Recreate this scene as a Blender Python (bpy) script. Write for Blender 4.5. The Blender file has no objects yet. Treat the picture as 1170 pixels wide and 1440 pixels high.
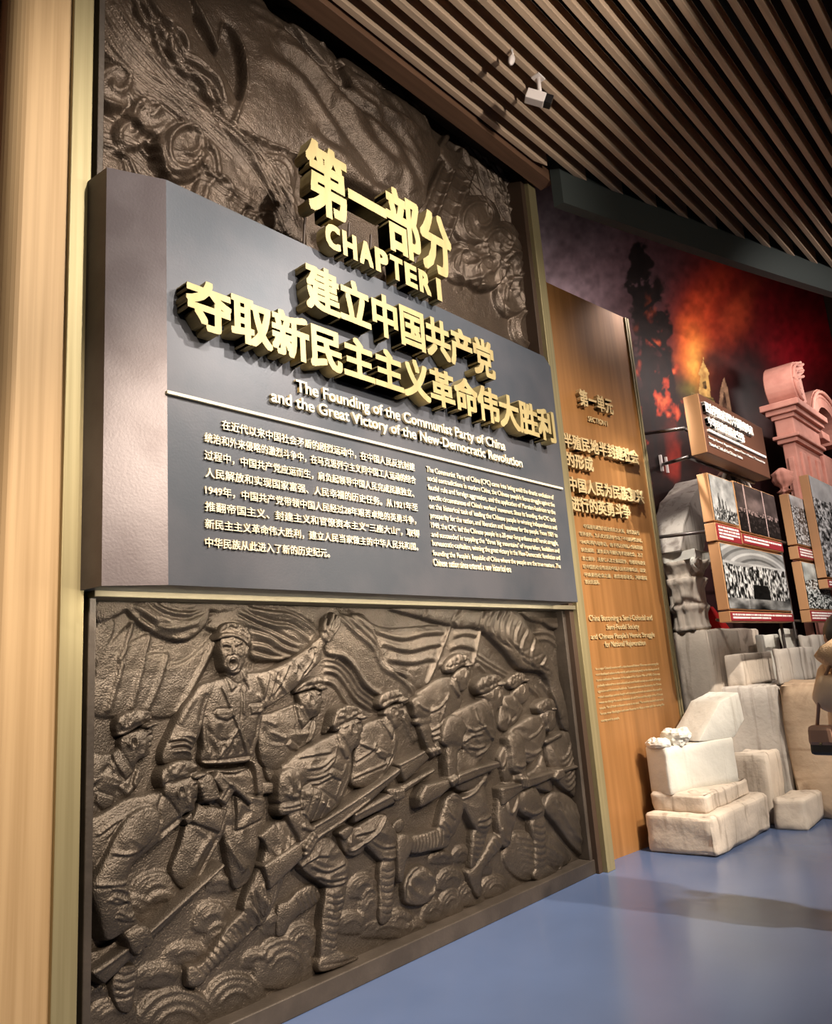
import bpy, bmesh, math, random
import numpy as np
from mathutils import Vector, Matrix, noise
rnd = random.Random(7); NR = np.random.RandomState(3)
SC = bpy.context.scene; COL = SC.collection
CH = 1.55                                   # eye height
F = 1082.0                                  # focal length in pixels of the 1170x1440 frame
# camera axes (rows: wall direction X, into the wall Y, up Z) found from the vanishing points
RW = np.array([[0.66929871,-0.10744663,-0.73518328],[-0.73942472,-0.19318942,-0.64492553],[-0.07273456,0.97526051,-0.20875012]])
cam = bpy.data.cameras.new('camera'); camo = bpy.data.objects.new('camera', cam); COL.objects.link(camo)
cam.sensor_fit = 'VERTICAL'; cam.sensor_height = 36; cam.lens = 36*F/1440
cam.clip_start = 0.05; cam.clip_end = 200
M4 = Matrix([list(RW[i])+[0] for i in range(3)]+[[0,0,0,1]]); M4[2][3] = CH
camo.matrix_world = M4; SC.camera = camo
SC.view_settings.view_transform = 'Standard'; SC.view_settings.look = 'None'
SC.view_settings.exposure = 0.15; SC.view_settings.gamma = 1; SC.view_settings.use_curve_mapping = False
# ---- light: warm lamps of the hall, added fill lamps and a weak ambient
wd = bpy.data.worlds.new('world'); SC.world = wd; wd.use_nodes = True
wd.node_tree.nodes['Background'].inputs[0].default_value = (1.0,0.86,0.74,1); wd.node_tree.nodes['Background'].inputs[1].default_value = 0.06
def lamp(name, kind, loc, aim, power, col, size=.3, sizey=None, angle=60, blend=.6):
    l = bpy.data.lights.new(name, kind); o = bpy.data.objects.new(name, l); COL.objects.link(o)
    l.energy = power; l.color = col
    if kind == 'AREA':
        l.size = size
        if sizey: l.shape = 'RECTANGLE'; l.size_y = sizey
    else: l.shadow_soft_size = size
    if kind == 'SPOT': l.spot_size = math.radians(angle); l.spot_blend = blend
    o.location = loc; o.rotation_euler = (Vector(aim)-Vector(loc)).to_track_quat('-Z','Y').to_euler()
    return o
WARM = (1.0,.84,.66); NEUT = (1.0,.91,.80)
lamp('spot_sign_a','SPOT',(2.4,-1.2,5.75),(2.6,3.2,2.9),900,NEUT,.08,angle=62)
lamp('spot_sign_b','SPOT',(4.8,-1.2,5.75),(4.4,3.2,2.9),1000,NEUT,.08,angle=62)
lamp('spot_relief_a','SPOT',(.6,-3.6,5.0),(2.7,3.3,.9),2300,WARM,.08,angle=36)
lamp('spot_relief_b','SPOT',(5.2,-3.6,5.0),(4.3,3.3,.9),2600,WARM,.08,angle=38)
strip = lamp('led_strip_sign','AREA',(3.45,3.05,1.99),(3.45,3.40,1.15),27,(1,.88,.70),3.7,.03)
lamp('spot_upper','SPOT',(3.4,-1.2,4.2),(3.4,3.3,5.1),470,NEUT,.10,angle=72)
lamp('spot_section','SPOT',(6.0,-1.6,5.7),(6.7,3.3,2.2),800,WARM,.06,angle=44)
lamp('spot_ruin','SPOT',(5.4,-1.6,5.7),(7.5,2.8,1.1),1700,(1,.91,.80),.08,angle=54)
lamp('spot_arch','SPOT',(8.6,-.6,5.4),(10.4,2.8,2.4),170,(1,.86,.78),.08,angle=64)
lamp('fill_capital','SPOT',(5.9,2.65,4.6),(8.05,3.2,1.8),420,(1,.93,.84),.06,angle=38)  # added lamp hanging free in the air, brightens the capital
lamp('fill_mural_front','SPOT',(6.3,-2.4,5.0),(10.4,3.5,4.0),850,(1,.89,.84),.08,angle=46)  # added spot from the front, lights the mural evenly
for i_,(x_,y_,p_) in enumerate(((8.0,2.75,20),(10.0,2.25,22),(12.4,1.7,34))): lamp('wash_mural_%d'%i_,'AREA',(x_,y_,5.5),(x_+.4,3.55,4.9),p_,(1,.88,.83),1.3,.2)  # added unseen lamps behind the soffit, brighten the upper mural
lamp('wash_mural_c','AREA',(6.7,3.42,5.4),(6.8,3.9,5.5),7,(1,.9,.84),1.8,.15)  # added unseen strip above the copper panel, lifts the mural's left end
lamp('hall_fill','AREA',(2.5,-3.0,5.6),(3.5,3.0,1.5),110,(1,.88,.74),3.0,3.0)  # added soft fill from the front, no real fixture
lamp('spot_jamb','SPOT',(.3,-1.5,5.4),(1.25,3.2,2.4),60,(1,.86,.66),.1,angle=60)

# ---- pixel helpers: a point of the photograph carried to a plane of the place
def ray(px, py): return RW @ np.array([px-585.0, -(py-720.0), -F])
def PY(px, py, Y):
    r = ray(px,py); t = Y/r[1]; return (r[0]*t, r[2]*t+CH)          # X, Z on plane y = Y
def PZ(px, py, z):
    r = ray(px,py); t = (z-CH)/r[2]; return (r[0]*t, r[1]*t)        # X, Y on plane z
def PX(px, py, X):
    r = ray(px,py); t = X/r[0]; return (r[1]*t, r[2]*t+CH)          # Y, Z on plane x = X
def PYarr(p, Y):
    p = np.asarray(p,float); d = np.stack([p[:,0]-585,-(p[:,1]-720),-F+0*p[:,0]],1) @ RW.T
    t = Y/d[:,1]; return np.stack([d[:,0]*t, d[:,2]*t+CH],1)
class Zm:                                    # a magnified crop used when tracing: origin and scale
    def __init__(s, x, y, w, n=1170): s.x, s.y, s.k = x, y, w/n
    def __call__(s, t):
        a = np.array([float(v) for v in t.replace(',',' ').split()]).reshape(-1,2)
        return a*s.k + np.array([s.x,s.y])
Z1=Zm(220,850,260);Z2=Zm(110,960,240);Z3=Zm(110,1180,240);Z4=Zm(240,1060,280);Z5=Zm(360,930,240);Z6=Zm(460,1050,240)
Z7=Zm(560,900,220);Z8=Zm(640,960,220,1056);CA=Zm(110,820,380);CB=Zm(460,820,400);CC=Zm(110,1080,380);CD=Zm(460,1060,400)
U1=Zm(100,0,400);U2=Zm(450,0,400);PXL=Zm(0,0,1,1)

# ---- materials
def mat(name, col, rough=.5, metal=0, spec=.5, nscale=0, namp=.0, bump=0, bscale=60, stretch=None, col2=None, nfac=(.4,.65), coat=0, detail=6):
    m = bpy.data.materials.new(name); m.use_nodes = True; nt = m.node_tree; b = nt.nodes['Principled BSDF']
    b.inputs['Base Color'].default_value = (*col,1); b.inputs['Roughness'].default_value = rough; b.inputs['Metallic'].default_value = metal
    b.inputs['Specular IOR Level'].default_value = spec; b.inputs['Coat Weight'].default_value = coat
    tc = nt.nodes.new('ShaderNodeTexCoord'); mp = nt.nodes.new('ShaderNodeMapping'); nt.links.new(tc.outputs['Object'], mp.inputs[0])
    if stretch: mp.inputs['Scale'].default_value = stretch
    if nscale:
        n = nt.nodes.new('ShaderNodeTexNoise'); n.inputs['Scale'].default_value = nscale; n.inputs['Detail'].default_value = detail; nt.links.new(mp.outputs[0], n.inputs[0])
        r = nt.nodes.new('ShaderNodeValToRGB'); r.color_ramp.elements[0].position = nfac[0]; r.color_ramp.elements[1].position = nfac[1]
        r.color_ramp.elements[0].color = (*col,1); r.color_ramp.elements[1].color = (*(col2 or tuple(c*(1+namp) for c in col)),1)
        nt.links.new(n.outputs['Fac'], r.inputs[0]); nt.links.new(r.outputs[0], b.inputs['Base Color'])
    if bump:
        n2 = nt.nodes.new('ShaderNodeTexNoise'); n2.inputs['Scale'].default_value = bscale; n2.inputs['Detail'].default_value = 4; nt.links.new(mp.outputs[0], n2.inputs[0])
        bp = nt.nodes.new('ShaderNodeBump'); bp.inputs['Strength'].default_value = bump; bp.inputs['Distance'].default_value = .01
        nt.links.new(n2.outputs['Fac'], bp.inputs['Height']); nt.links.new(bp.outputs[0], b.inputs['Normal'])
    return m
def vcmat(name, rough=.5, spec=.3, emit=0):
    m = bpy.data.materials.new(name); m.use_nodes = True; nt = m.node_tree; b = nt.nodes['Principled BSDF']
    a = nt.nodes.new('ShaderNodeVertexColor'); a.layer_name = 'Col'; nt.links.new(a.outputs[0], b.inputs['Base Color'])
    b.inputs['Roughness'].default_value = rough; b.inputs['Specular IOR Level'].default_value = spec
    return m
def stonemat(name, col, dirt, thr, sv=(9,9,.9)):
    m = mat(name,col,.88,0,.25,bump=.45,bscale=24); nt = m.node_tree; b = nt.nodes['Principled BSDF']; tc = nt.nodes['Texture Coordinate']
    def nz(sc,s,det,a,c):
        mp = nt.nodes.new('ShaderNodeMapping'); mp.inputs['Scale'].default_value = sc; nt.links.new(tc.outputs['Object'],mp.inputs[0])
        n = nt.nodes.new('ShaderNodeTexNoise'); n.inputs['Scale'].default_value = s; n.inputs['Detail'].default_value = det; n.inputs['Distortion'].default_value = .6; nt.links.new(mp.outputs[0],n.inputs[0])
        r = nt.nodes.new('ShaderNodeMapRange'); r.inputs[1].default_value = a; r.inputs[2].default_value = c; nt.links.new(n.outputs['Fac'],r.inputs[0]); return r.outputs[0]
    def mix(f,A,B,bl='MIX'):
        x = nt.nodes.new('ShaderNodeMix'); x.data_type='RGBA'; x.blend_type=bl; nt.links.new(f,x.inputs[0])
        for s,v in ((6,A),(7,B)):
            if isinstance(v,tuple): x.inputs[s].default_value = (*v,1)
            else: nt.links.new(v,x.inputs[s])
        return x.outputs[2]
    base = mix(nz((1,1,1),2.2,8,.35,.65),col,tuple(c*.8 for c in col))
    streak = mix(nz(sv,1.3,6,thr,thr+.22),base,dirt)
    blot = mix(nz((1,1,1),3.4,9,thr+.07,thr+.24),streak,tuple(d*.8 for d in dirt))
    nt.links.new(blot,b.inputs['Base Color']); return m
M = dict(
  bronze=mat('bronze',(.064,.050,.038),.37,.66,.5,4,.4,bump=.5,bscale=130),
 bronzeup=mat('bronze_upper',(.075,.052,.036),.36,.5,.5,4,.35,bump=.5,bscale=110),
 slate=mat('slate_metal',(.070,.078,.094),.42,.35,.5,2.2,0,bump=.05,bscale=90,col2=(.100,.101,.116),detail=9),
 slateside=mat('slate_side',(.10,.080,.085),.40,.35,.5,3,0,bump=.05,bscale=90,col2=(.15,.128,.135),detail=9),
 gold=mat('gold_letter',(.47,.375,.18),.48,.4,.5,5,0,col2=(.40,.31,.14),stretch=(3,3,.6)),
 secletter=mat('section_letter',(.50,.37,.19),.5,.2,.5,0),
 cream=mat('cream_letter',(.90,.78,.54),.45,.15,.5,0),
 brass=mat('brushed_brass',(.34,.285,.155),.48,.6,.5,3,0,col2=(.28,.23,.12),stretch=(14,14,.25)),
 bandgold=mat('gold_band',(.47,.315,.165),.55,.25,.4,3,0,col2=(.38,.245,.12),stretch=(12,12,.2)),
 darkbrown=mat('dark_brown',(.045,.026,.016),.55,.1,.4),
 black=mat('black',(.008,.008,.008),.7),
 ledge=mat('ledge_brass',(.19,.165,.11),.5,.5),
 frame=mat('bronze_frame',(.055,.043,.034),.45,.4,.5,6,.4,bump=.15,bscale=50),
 copper=mat('copper_panel',(.27,.125,.04),.40,.4,.5,2.5,0,col2=(.42,.20,.07),stretch=(5,5,.22),nfac=(.3,.7)),
 copperside=mat('copper_edge',(.55,.27,.10),.4,.5),
 floor=mat('floor_paint',(.075,.108,.205),.22,0,.5,1.2,.12,bump=.01,bscale=300),
 slat=mat('slat_wood',(.44,.315,.22),.5,0,.4,3,.3,stretch=(.4,8,8)),
 board=mat('board_wood',(.13,.068,.04),.5,0,.4,3,.3,stretch=(.4,8,8)),
 soffit=mat('soffit_grey',(.045,.055,.052),.6),
 void=mat('ceiling_void',(.006,.006,.006),.9),
 white=mat('white_plastic',(.85,.76,.72),.4),
 lens=mat('black_plastic',(.01,.01,.012),.25),
 stone=stonemat('ruin_stone',(.62,.53,.44),(.24,.185,.14),.55), stonew=stonemat('pale_stone',(.70,.67,.60),(.42,.38,.32),.60),
 stoneg=stonemat('grey_stone',(.50,.45,.40),(.20,.165,.14),.52), stonet=stonemat('tan_stone',(.58,.43,.30),(.34,.23,.15),.52,(.9,.9,7)),
 pink=mat('pink_plaster',(.60,.29,.225),.8,0,.3,5,0,bump=.2,bscale=30,col2=(.50,.22,.17),nfac=(.4,.7)),
 signbrown=mat('sign_brown',(.115,.05,.032),.45,.1),
 signtan=mat('board_tan',(.50,.27,.13),.5),
 red=mat('caption_red',(.27,.022,.03),.5),
 whitetext=mat('white_text',(.93,.88,.84),.5),
 rod=mat('steel_rod',(.10,.085,.08),.35,.7),
 coat=mat('coat_fabric',(.80,.60,.42),.8,bump=.2,bscale=30),
 fur=mat('fur_trim',(.68,.47,.29),.95,bump=.9,bscale=120),
 hair=mat('black_hair',(.012,.010,.010),.45),
 skin=mat('skin',(.62,.40,.30),.55),
 leather=mat('brown_leather',(.36,.21,.15),.45),
 darkleather=mat('dark_leather',(.035,.03,.026),.45),
 trouser=mat('grey_cloth',(.16,.14,.13),.9),
 glass=mat('pale_acrylic',(.62,.75,.72),.12,0,.6),
 silver=mat('silver_arch',(.42,.38,.36),.25,.5,.5,7,0,col2=(.10,.09,.09),nfac=(.42,.58)),
 redglow=mat('red_cloth',(.75,.01,.012),.6),
 mural=vcmat('mural_paint',.55,.25), photo=vcmat('photo_print',.35,.3),
)
# ---- objects
def tag(o, label=None, cat=None, group=None, kind=None):
    if label: o['label'] = label
    if cat: o['category'] = cat
    if group: o['group'] = group
    if kind: o['kind'] = kind
    return o
def empty(name, loc, label=None, cat=None, group=None, kind=None):
    o = bpy.data.objects.new(name, None); COL.objects.link(o); o.location = loc; o.empty_display_size = .1
    return tag(o,label,cat,group,kind)
def link(name, me, m, parent=None, smooth=False, auto=None):
    o = bpy.data.objects.new(name, me); COL.objects.link(o)
    if m is not None: me.materials.append(m)
    if smooth: me.polygons.foreach_set('use_smooth', [True]*len(me.polygons))
    if parent is not None:
        o.parent = parent; L = parent.location.copy(); p = parent.parent
        while p is not None: L += p.location; p = p.parent
        me.transform(Matrix.Translation(-L))
    else:
        # put the origin at the middle of the base
        n = len(me.vertices); co = np.empty(n*3); me.vertices.foreach_get('co', co); co = co.reshape(-1,3)
        b = Vector(((co[:,0].min()+co[:,0].max())/2,(co[:,1].min()+co[:,1].max())/2,co[:,2].min()))
        me.transform(Matrix.Translation(-b)); o.location = b
    return o
class MB:                                    # gathers shapes into ONE mesh
    def __init__(s): s.bm = bmesh.new()
    def hexa(s, b, t, bev=0):                # bottom and top quads (4 points each)
        vs = [s.bm.verts.new(p) for p in list(b)+list(t)]
        n = len(b); fs = [vs[:n][::-1], vs[n:]]+[[vs[i],vs[(i+1)%n],vs[n+(i+1)%n],vs[n+i]] for i in range(n)]
        F_ = [s.bm.faces.new(f) for f in fs]
        if bev: bmesh.ops.bevel(s.bm, geom=list({e for f in F_ for e in f.edges}), offset=bev, segments=2, affect='EDGES', profile=.5)
        return s
    def box(s, x0,x1,y0,y1,z0,z1, bev=0):
        return s.hexa([(x0,y0,z0),(x1,y0,z0),(x1,y1,z0),(x0,y1,z0)],[(x0,y0,z1),(x1,y0,z1),(x1,y1,z1),(x0,y1,z1)],bev)
    def prism(s, pts, z0, z1, bev=0): return s.hexa([(x,y,z0) for x,y in pts],[(x,y,z1) for x,y in pts],bev)
    def extr(s, prof, y0, y1, bev=0):        # profile in XZ pushed along Y
        return s.hexa([(x,y0,z) for x,z in prof],[(x,y1,z) for x,z in prof],bev)
    def tube(s, pts, r, n=12):
        pts = [Vector(p) for p in pts]; rs = r if isinstance(r,(list,tuple)) else [r]*len(pts); rings=[]
        for i,p in enumerate(pts):
            d = (pts[min(i+1,len(pts)-1)]-pts[max(i-1,0)]).normalized(); q = d.to_track_quat('Z','Y')
            rings.append([s.bm.verts.new(p+q@Vector((math.cos(6.28319*k/n)*rs[i],math.sin(6.28319*k/n)*rs[i],0))) for k in range(n)])
        for a,b in zip(rings,rings[1:]):
            for k in range(n): s.bm.faces.new([a[k],a[(k+1)%n],b[(k+1)%n],b[k]])
        s.bm.faces.new(rings[0][::-1]); s.bm.faces.new(rings[-1]); return s
    def ball(s, c, r, sc=(1,1,1), n=16):
        g = bmesh.ops.create_uvsphere(s.bm, u_segments=n, v_segments=n//2+2, radius=r)
        for v in g['verts']: v.co = Vector((v.co.x*sc[0],v.co.y*sc[1],v.co.z*sc[2]))+Vector(c)
        return s
    def lathe(s, prof, c, n=32, fn=None, axis=None):
        q = Vector(axis).to_track_quat('Z','Y') if axis else None; rings=[]
        for r,z in prof:
            ring=[]
            for k in range(n):
                a = 6.28319*k/n; rr = r*(fn(a,z) if fn else 1); v = Vector((rr*math.cos(a),rr*math.sin(a),z))
                if q: v = q@v
                ring.append(s.bm.verts.new(v+Vector(c)))
            rings.append(ring)
        for a,b in zip(rings,rings[1:]):
            for k in range(n): s.bm.faces.new([a[k],a[(k+1)%n],b[(k+1)%n],b[k]])
        s.bm.faces.new(rings[0][::-1]); s.bm.faces.new(rings[-1]); return s
    def rough(s, cuts, amp, freq=3, seed=0):
        bmesh.ops.subdivide_edges(s.bm, edges=s.bm.edges[:], cuts=cuts, use_grid_fill=True)
        s.bm.normal_update(); o = Vector((seed*7.3,seed*3.1,seed*1.7))
        for v in s.bm.verts:
            n1 = noise.noise(v.co*freq+o)+.5*noise.noise(v.co*freq*2.7+o)+.3*noise.noise(v.co*freq*7+o)
            v.co += v.normal*amp*n1
        return s
    def build(s, name, m, parent=None, smooth=False):
        bmesh.ops.recalc_face_normals(s.bm, faces=s.bm.faces[:])
        me = bpy.data.meshes.new(name); s.bm.to_mesh(me); s.bm.free()
        return link(name, me, m, parent, smooth)
def struct(o): o['kind'] = 'structure'; return o

# ---- raised lettering (the built-in typeface)
def text_mesh(body, off=0.0, depth=.03, res=3):
    cu = bpy.data.curves.new('t','FONT'); cu.body = body; cu.size = 1; cu.extrude = depth/2; cu.resolution_u = res
    o = bpy.data.objects.new('t', cu); COL.objects.link(o)
    dg = bpy.context.evaluated_depsgraph_get(); me = bpy.data.meshes.new_from_object(o.evaluated_get(dg))
    bpy.data.objects.remove(o); bpy.data.curves.remove(cu)
    if off:                                  # heavier strokes: the same glyph struck again around its place
        bm = bmesh.new(); bm.from_mesh(me); src = bm.verts[:]+bm.edges[:]+bm.faces[:]; m_ = 8 if off>.02 else 4
        for i in range(m_):
            a = 6.28319*i/m_+(0 if m_==8 else .7854); q_ = off/max(abs(math.cos(a)),abs(math.sin(a))); d = bmesh.ops.duplicate(bm, geom=src)
            for v in d['geom']:
                if isinstance(v,bmesh.types.BMVert): v.co += Vector((q_*math.cos(a),q_*math.sin(a)*.8,.0006*depth*(i+1)))
        bm.to_mesh(me); bm.free()
    co = np.empty(len(me.vertices)*3); me.vertices.foreach_get('co', co); return me, co.reshape(-1,3)
def put_text(name, body, m, parent, org, ud, X0, X1, zb, zt, depth, off, y0):
    """fit the line between distances X0..X1 along direction ud from org, heights zb..zt; back of the letters at offset y0 in front"""
    me, co = text_mesh(body, off, depth)
    a = co.min(0); b = co.max(0); nrm = np.array([ud[1],-ud[0]])
    u = X0+(co[:,0]-a[0])/(b[0]-a[0])*(X1-X0); z = zb+(co[:,1]-a[1])/(b[1]-a[1])*(zt-zb); d = y0+co[:,2]+depth/2
    w = np.stack([org[0]+ud[0]*u+nrm[0]*d, org[1]+ud[1]*u+nrm[1]*d, z],1)
    me.vertices.foreach_set('co', w.ravel()); me.update(); me.materials.clear()
    return link(name, me, m, parent)
# ================= SETTING =================
D = 3.28                                     # front of the relief wall's frame
YB = 3.385                                    # back plane of the reliefs
struct(MB().box(-4,16,-7,7,-.1,0).build('floor', M['floor']))
struct(MB().box(-4,5.72,YB+.08,YB+.3,0,9.5).build('wall_back', M['darkbrown']))
struct(MB().box(-4,16,-7,-6.8,0,9.5).build('wall_front', M['darkbrown']))
struct(MB().box(-4.2,-4,-7,7,0,9.5).build('wall_left', M['darkbrown']))
struct(MB().box(15.9,16,-7,7,0,9.5).build('wall_end', M['darkbrown']))
# left portal: gold band with a rounded edge, brass strip, dark joint
arc_ = [(1.225-.10*math.cos(t*.1745),3.36-.10*math.sin(t*.1745)) for t in range(0,10)]
struct(MB().prism([(1.125,YB+.08)]+arc_+[(1.405,3.26),(1.405,YB+.08)],0,6.4).build('trim_1', M['bandgold']))
struct(MB().box(1.405,1.505,3.235,YB+.08,0,6.4,.004).box(1.505,1.515,3.26,YB+.08,0,6.4,.003).build('trim_2', M['brass']))
struct(MB().box((.2),1.12,3.40,YB+.08,0,6.4).build('wall_side', mat('carpet_wall',(.13,.06,.04),.95,bump=.8,bscale=40)))
struct(MB().box(1.515,1.60,3.395,YB+.08,0,6.4).build('trim_3', M['black']))
# right brass strip with its dark inner edge
struct(MB().box(5.535,5.655,3.20,YB+.08,0,6.05,.004).build('trim_4', M['brass']))
struct(MB().box(5.475,5.535,3.24,YB+.08,0,6.05,.003).build('trim_5', M['darkbrown']))
# head board that hides the top of the relief, and slim left stile
struct(MB().box(1.4,5.70,3.03,3.17,5.86,6.12,.004).build('trim_6', M['board']))
struct(MB().box(1.535,5.5,3.17,YB+.08,6.05,6.12).build('trim_7', M['darkbrown']))
struct(MB().box(1.543,1.575,3.26,YB+.08,2.03,6.05,.003).build('trim_8', M['frame']))
# brass ledge under the sign
struct(MB().box(1.54,5.535,3.215,YB+.08,1.985,2.018,.004).build('trim_9', M['ledge']))
# ceiling: dark void above open slats
ce = empty('ceiling',(5,0,5.9)); struct(ce)
MB().box(-4,16,-7,7,9.5,9.6).build('void_lining', M['void'], ce)
def sof(X): return 2.955-.2905*(X-5.5)-.006*(X-5.5)*(X-7)        # plan line of the soffit face
zs0, zs1 = 5.9, 6.06
pY = [3.005-.133*i for i in range(62)]
for y in pY:
    xe = 16.0
    for X in np.arange(5.0,16.0,.02):
        if sof(X) < y: xe = X; break
    if xe < 15.5 or y < .4:
        w = .046; xe2 = min(16.0, xe+w/.3)
        mb = MB(); xs = -3.5
        mb.hexa([(xs,y-w,zs0),(xe2,y-w,zs0),(xe,y,zs0),(xs,y,zs0)],[(xs,y-w,zs1),(xe2,y-w,zs1),(xe,y,zs1),(xs,y,zs1)],.004)
        mb.build('ceiling_slat', M['slat'], ce)
for X in (-1,1,3,5,7,9,11,13):
    MB().box(X,X+.04,-6,3.0 if X<5 else sof(X),6.2,6.24).build('slat_carrier', M['void'] , ce)
for i,(y,z,r) in enumerate(((1.9,6.5,.05),(1.1,6.6,.09),(.2,6.5,.04))):
    MB().tube([(-2,y,z),(15,y-1.2,z)],r).build('service_pipe', mat('pipe_%d'%i,(.03,.03,.03),.5,.3), ce)
# grey soffit beam: a thick slanting strip
mb = MB(); xs = [5.63+.5*i for i in range(20)]
for a,b in zip(xs,xs[1:]):
    mb.hexa([(a,sof(a),5.58),(b,sof(b),5.58),(b,sof(b)+.10,5.58),(a,sof(a)+.10,5.58)],[(a,sof(a),6.3),(b,sof(b),6.3),(b,sof(b)+.10,6.3),(a,sof(a)+.10,6.3)])
bmesh.ops.remove_doubles(mb.bm, verts=mb.bm.verts, dist=.001)
struct(mb.build('trim_10', M['soffit']))
# ================= SIGN =================
SY = 2.98; ZT, ZB_ = 3.98, 2.012
sg = empty('chapter_sign',(3.4,3.1,ZB_),'large dark slate metal sign panel with raised gold heading letters between two bronze reliefs','sign')
prof = [(1.485,3.26),(1.505,3.08),(1.752,SY),(5.17,SY),(5.195,SY+.02),(5.195,3.26)]
mb = MB(); bm = mb.bm
def cap(x): return ZT if x < 5.09 else ZT-.08*(x-5.09)/.1
pts = [(1.485,3.26),(1.505,3.08),(1.752,SY),(5.09,SY),(5.172,SY),(5.195,SY+.02),(5.195,3.26)]
bot = [bm.verts.new((x,y,ZB_)) for x,y in pts]; top = [bm.verts.new((x,y,cap(x))) for x,y in pts]
for i in range(len(pts)):
    j=(i+1)%len(pts); bm.faces.new([bot[i],bot[j],top[j],top[i]])
bm.faces.new(bot[::-1]); bm.faces.new(top)
slab = mb.build('slab', M['slate'], sg); slab.data.materials.append(M['slateside'])
for p in slab.data.polygons:
    if p.center.x+sg.location.x < 1.745 and abs(p.normal.z)<.5: p.material_index = 1
ex = (1.0,0.0); O0 = (0.0,0.0)
def line_sign(name, body, m, p0, p1, ht, depth, off, chars=False, gap=1.0, under=0):
    """p0,p1: pixels of the bottom-left and bottom-right of the line's front; ht: pixel height at left"""
    Yf = SY-depth-.004-under
    (xa,za),(xb,zb) = PY(*p0,Yf), PY(*p1,Yf); z1 = PY(p0[0],p0[1]-ht,Yf)[1]; z0 = .5*(za+zb); z1 += .5*(zb-za)
    org = (0,SY)
    if not chars: return [put_text(name, body, m, sg, org, ex, xa, xb, z0, z1, depth, off, .002+under)]
    n = len(body); w = (xb-xa)/n; out = []
    for i,c in enumerate(body):
        if c == ' ': continue
        me, co = text_mesh(c, off, depth)
        ad = 1.0
        u = xa+(i+.5)*w+(co[:,0]-.5)*w*1.02; z = z0+(co[:,1]+.075)/(.93)*(z1-z0)*1.0; d = .002+under+co[:,2]+depth/2
        me.vertices.foreach_set('co', np.stack([u,SY-d,z],1).ravel()); me.update(); me.materials.clear()
        o = link(name, me, m, sg); out.append(o)
    return out
OB = .036
line_sign('raised_letter','第一部分',M['gold'],(434,302),(638,382),96,.10,OB,True)
# CHAPTER I : Latin capitals, each its own mesh
def caps_line(name, body, p0, p1, ht, depth, off):
    Yf = SY-depth; (xa,za),(xb,zb) = PY(*p0,Yf), PY(*p1,Yf); z1 = PY(p0[0],p0[1]-ht,Yf)[1]+.5*(zb-za); z0=.5*(za+zb)
    wt = {'I':.42,' ':.35}; tot = sum(wt.get(c,1) for c in body); x = xa
    for c in body:
        w = (xb-xa)/tot*wt.get(c,1)
        if c != ' ':
            me, co = text_mesh(c, off, depth); a=co.min(0); b=co.max(0)
            u = x+w*.06+(co[:,0]-a[0])/(b[0]-a[0])*w*.86; z = z0+(co[:,1]-a[1])/(b[1]-a[1])*(z1-z0)
            me.vertices.foreach_set('co', np.stack([u,SY-(.002+co[:,2]+depth/2),z],1).ravel()); me.update(); me.materials.clear()
            link(name, me, M['gold'], sg)
        x += w
caps_line('raised_letter','CHAPTER I',(457,351),(622,420),35,.08,.055)
line_sign('raised_letter','建立中国共产党',M['gold'],(432,431),(698,532),62,.09,OB,True)
line_sign('raised_letter','夺取新民主主义革命伟大胜利',M['gold'],(263,457),(784,621),68,.09,OB,True)
# rods that carry the top rows above the panel edge
for px in (440,470,500,530,560,590,612):
    x = PY(px,380,SY-.05)[0]
    MB().tube([(x,SY+.03,3.9),(x,SY-.02,4.25 if px<610 else 4.1)],.008,8).build('support_rod', M['darkbrown'], sg)
line_sign('text_line','The Founding of the Communist Party of China',M['cream'],(417.5,556),(712,637),22,.02,.02)
line_sign('text_line','and the Great Victory of the New-Democratic Revolution',M['cream'],(382.5,575),(735.5,657),22,.02,.02)
x0,z0 = PY(235,552,SY-.015); x1,z1 = PY(793,687,SY-.015)
MB().box(x0,5.165,SY-.015,SY,3.0-.13,3.0-.115).build('rule_line', M['cream'], sg) if False else MB().box(x0,5.12,SY-.018,SY+.005,.5*(z0+z1)-.008,.5*(z0+z1)+.008,.002).build('rule_line', M['cream'], sg)
K=.28205
cn = [("在近代以来中国社会矛盾的剧烈运动中，在中国人民反抗封建",152,133,1113,342),("统治和外来侵略的激烈斗争中，在马克思列宁主义同中国工人运动的结合",65,195,1118,407),
("过程中，中国共产党应运而生，肩负起领导中国人民完成民族独立、",65,285,1110,470),("人民解放和实现国家富强、人民幸福的历史任务。从1921年至",68,372,1128,540),
("1949年，中国共产党带领中国人民经过28年艰苦卓绝的英勇斗争，",68,455,1120,608),("推翻帝国主义、封建主义和官僚资本主义“三座大山”，取得",68,543,1137,670),
("新民主主义革命伟大胜利，建立人民当家做主的中华人民共和国。",68,630,1130,735),("中华民族从此进入了新的历史纪元。",68,715,690,775)]
for t,a,b,c,d in cn:
    line_sign('text_line',t,M['cream'],(270+a*K,560+(b+26)*K),(270+c*K,560+(d+20)*K),50*K,.010,.012)
K=.1795
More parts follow.
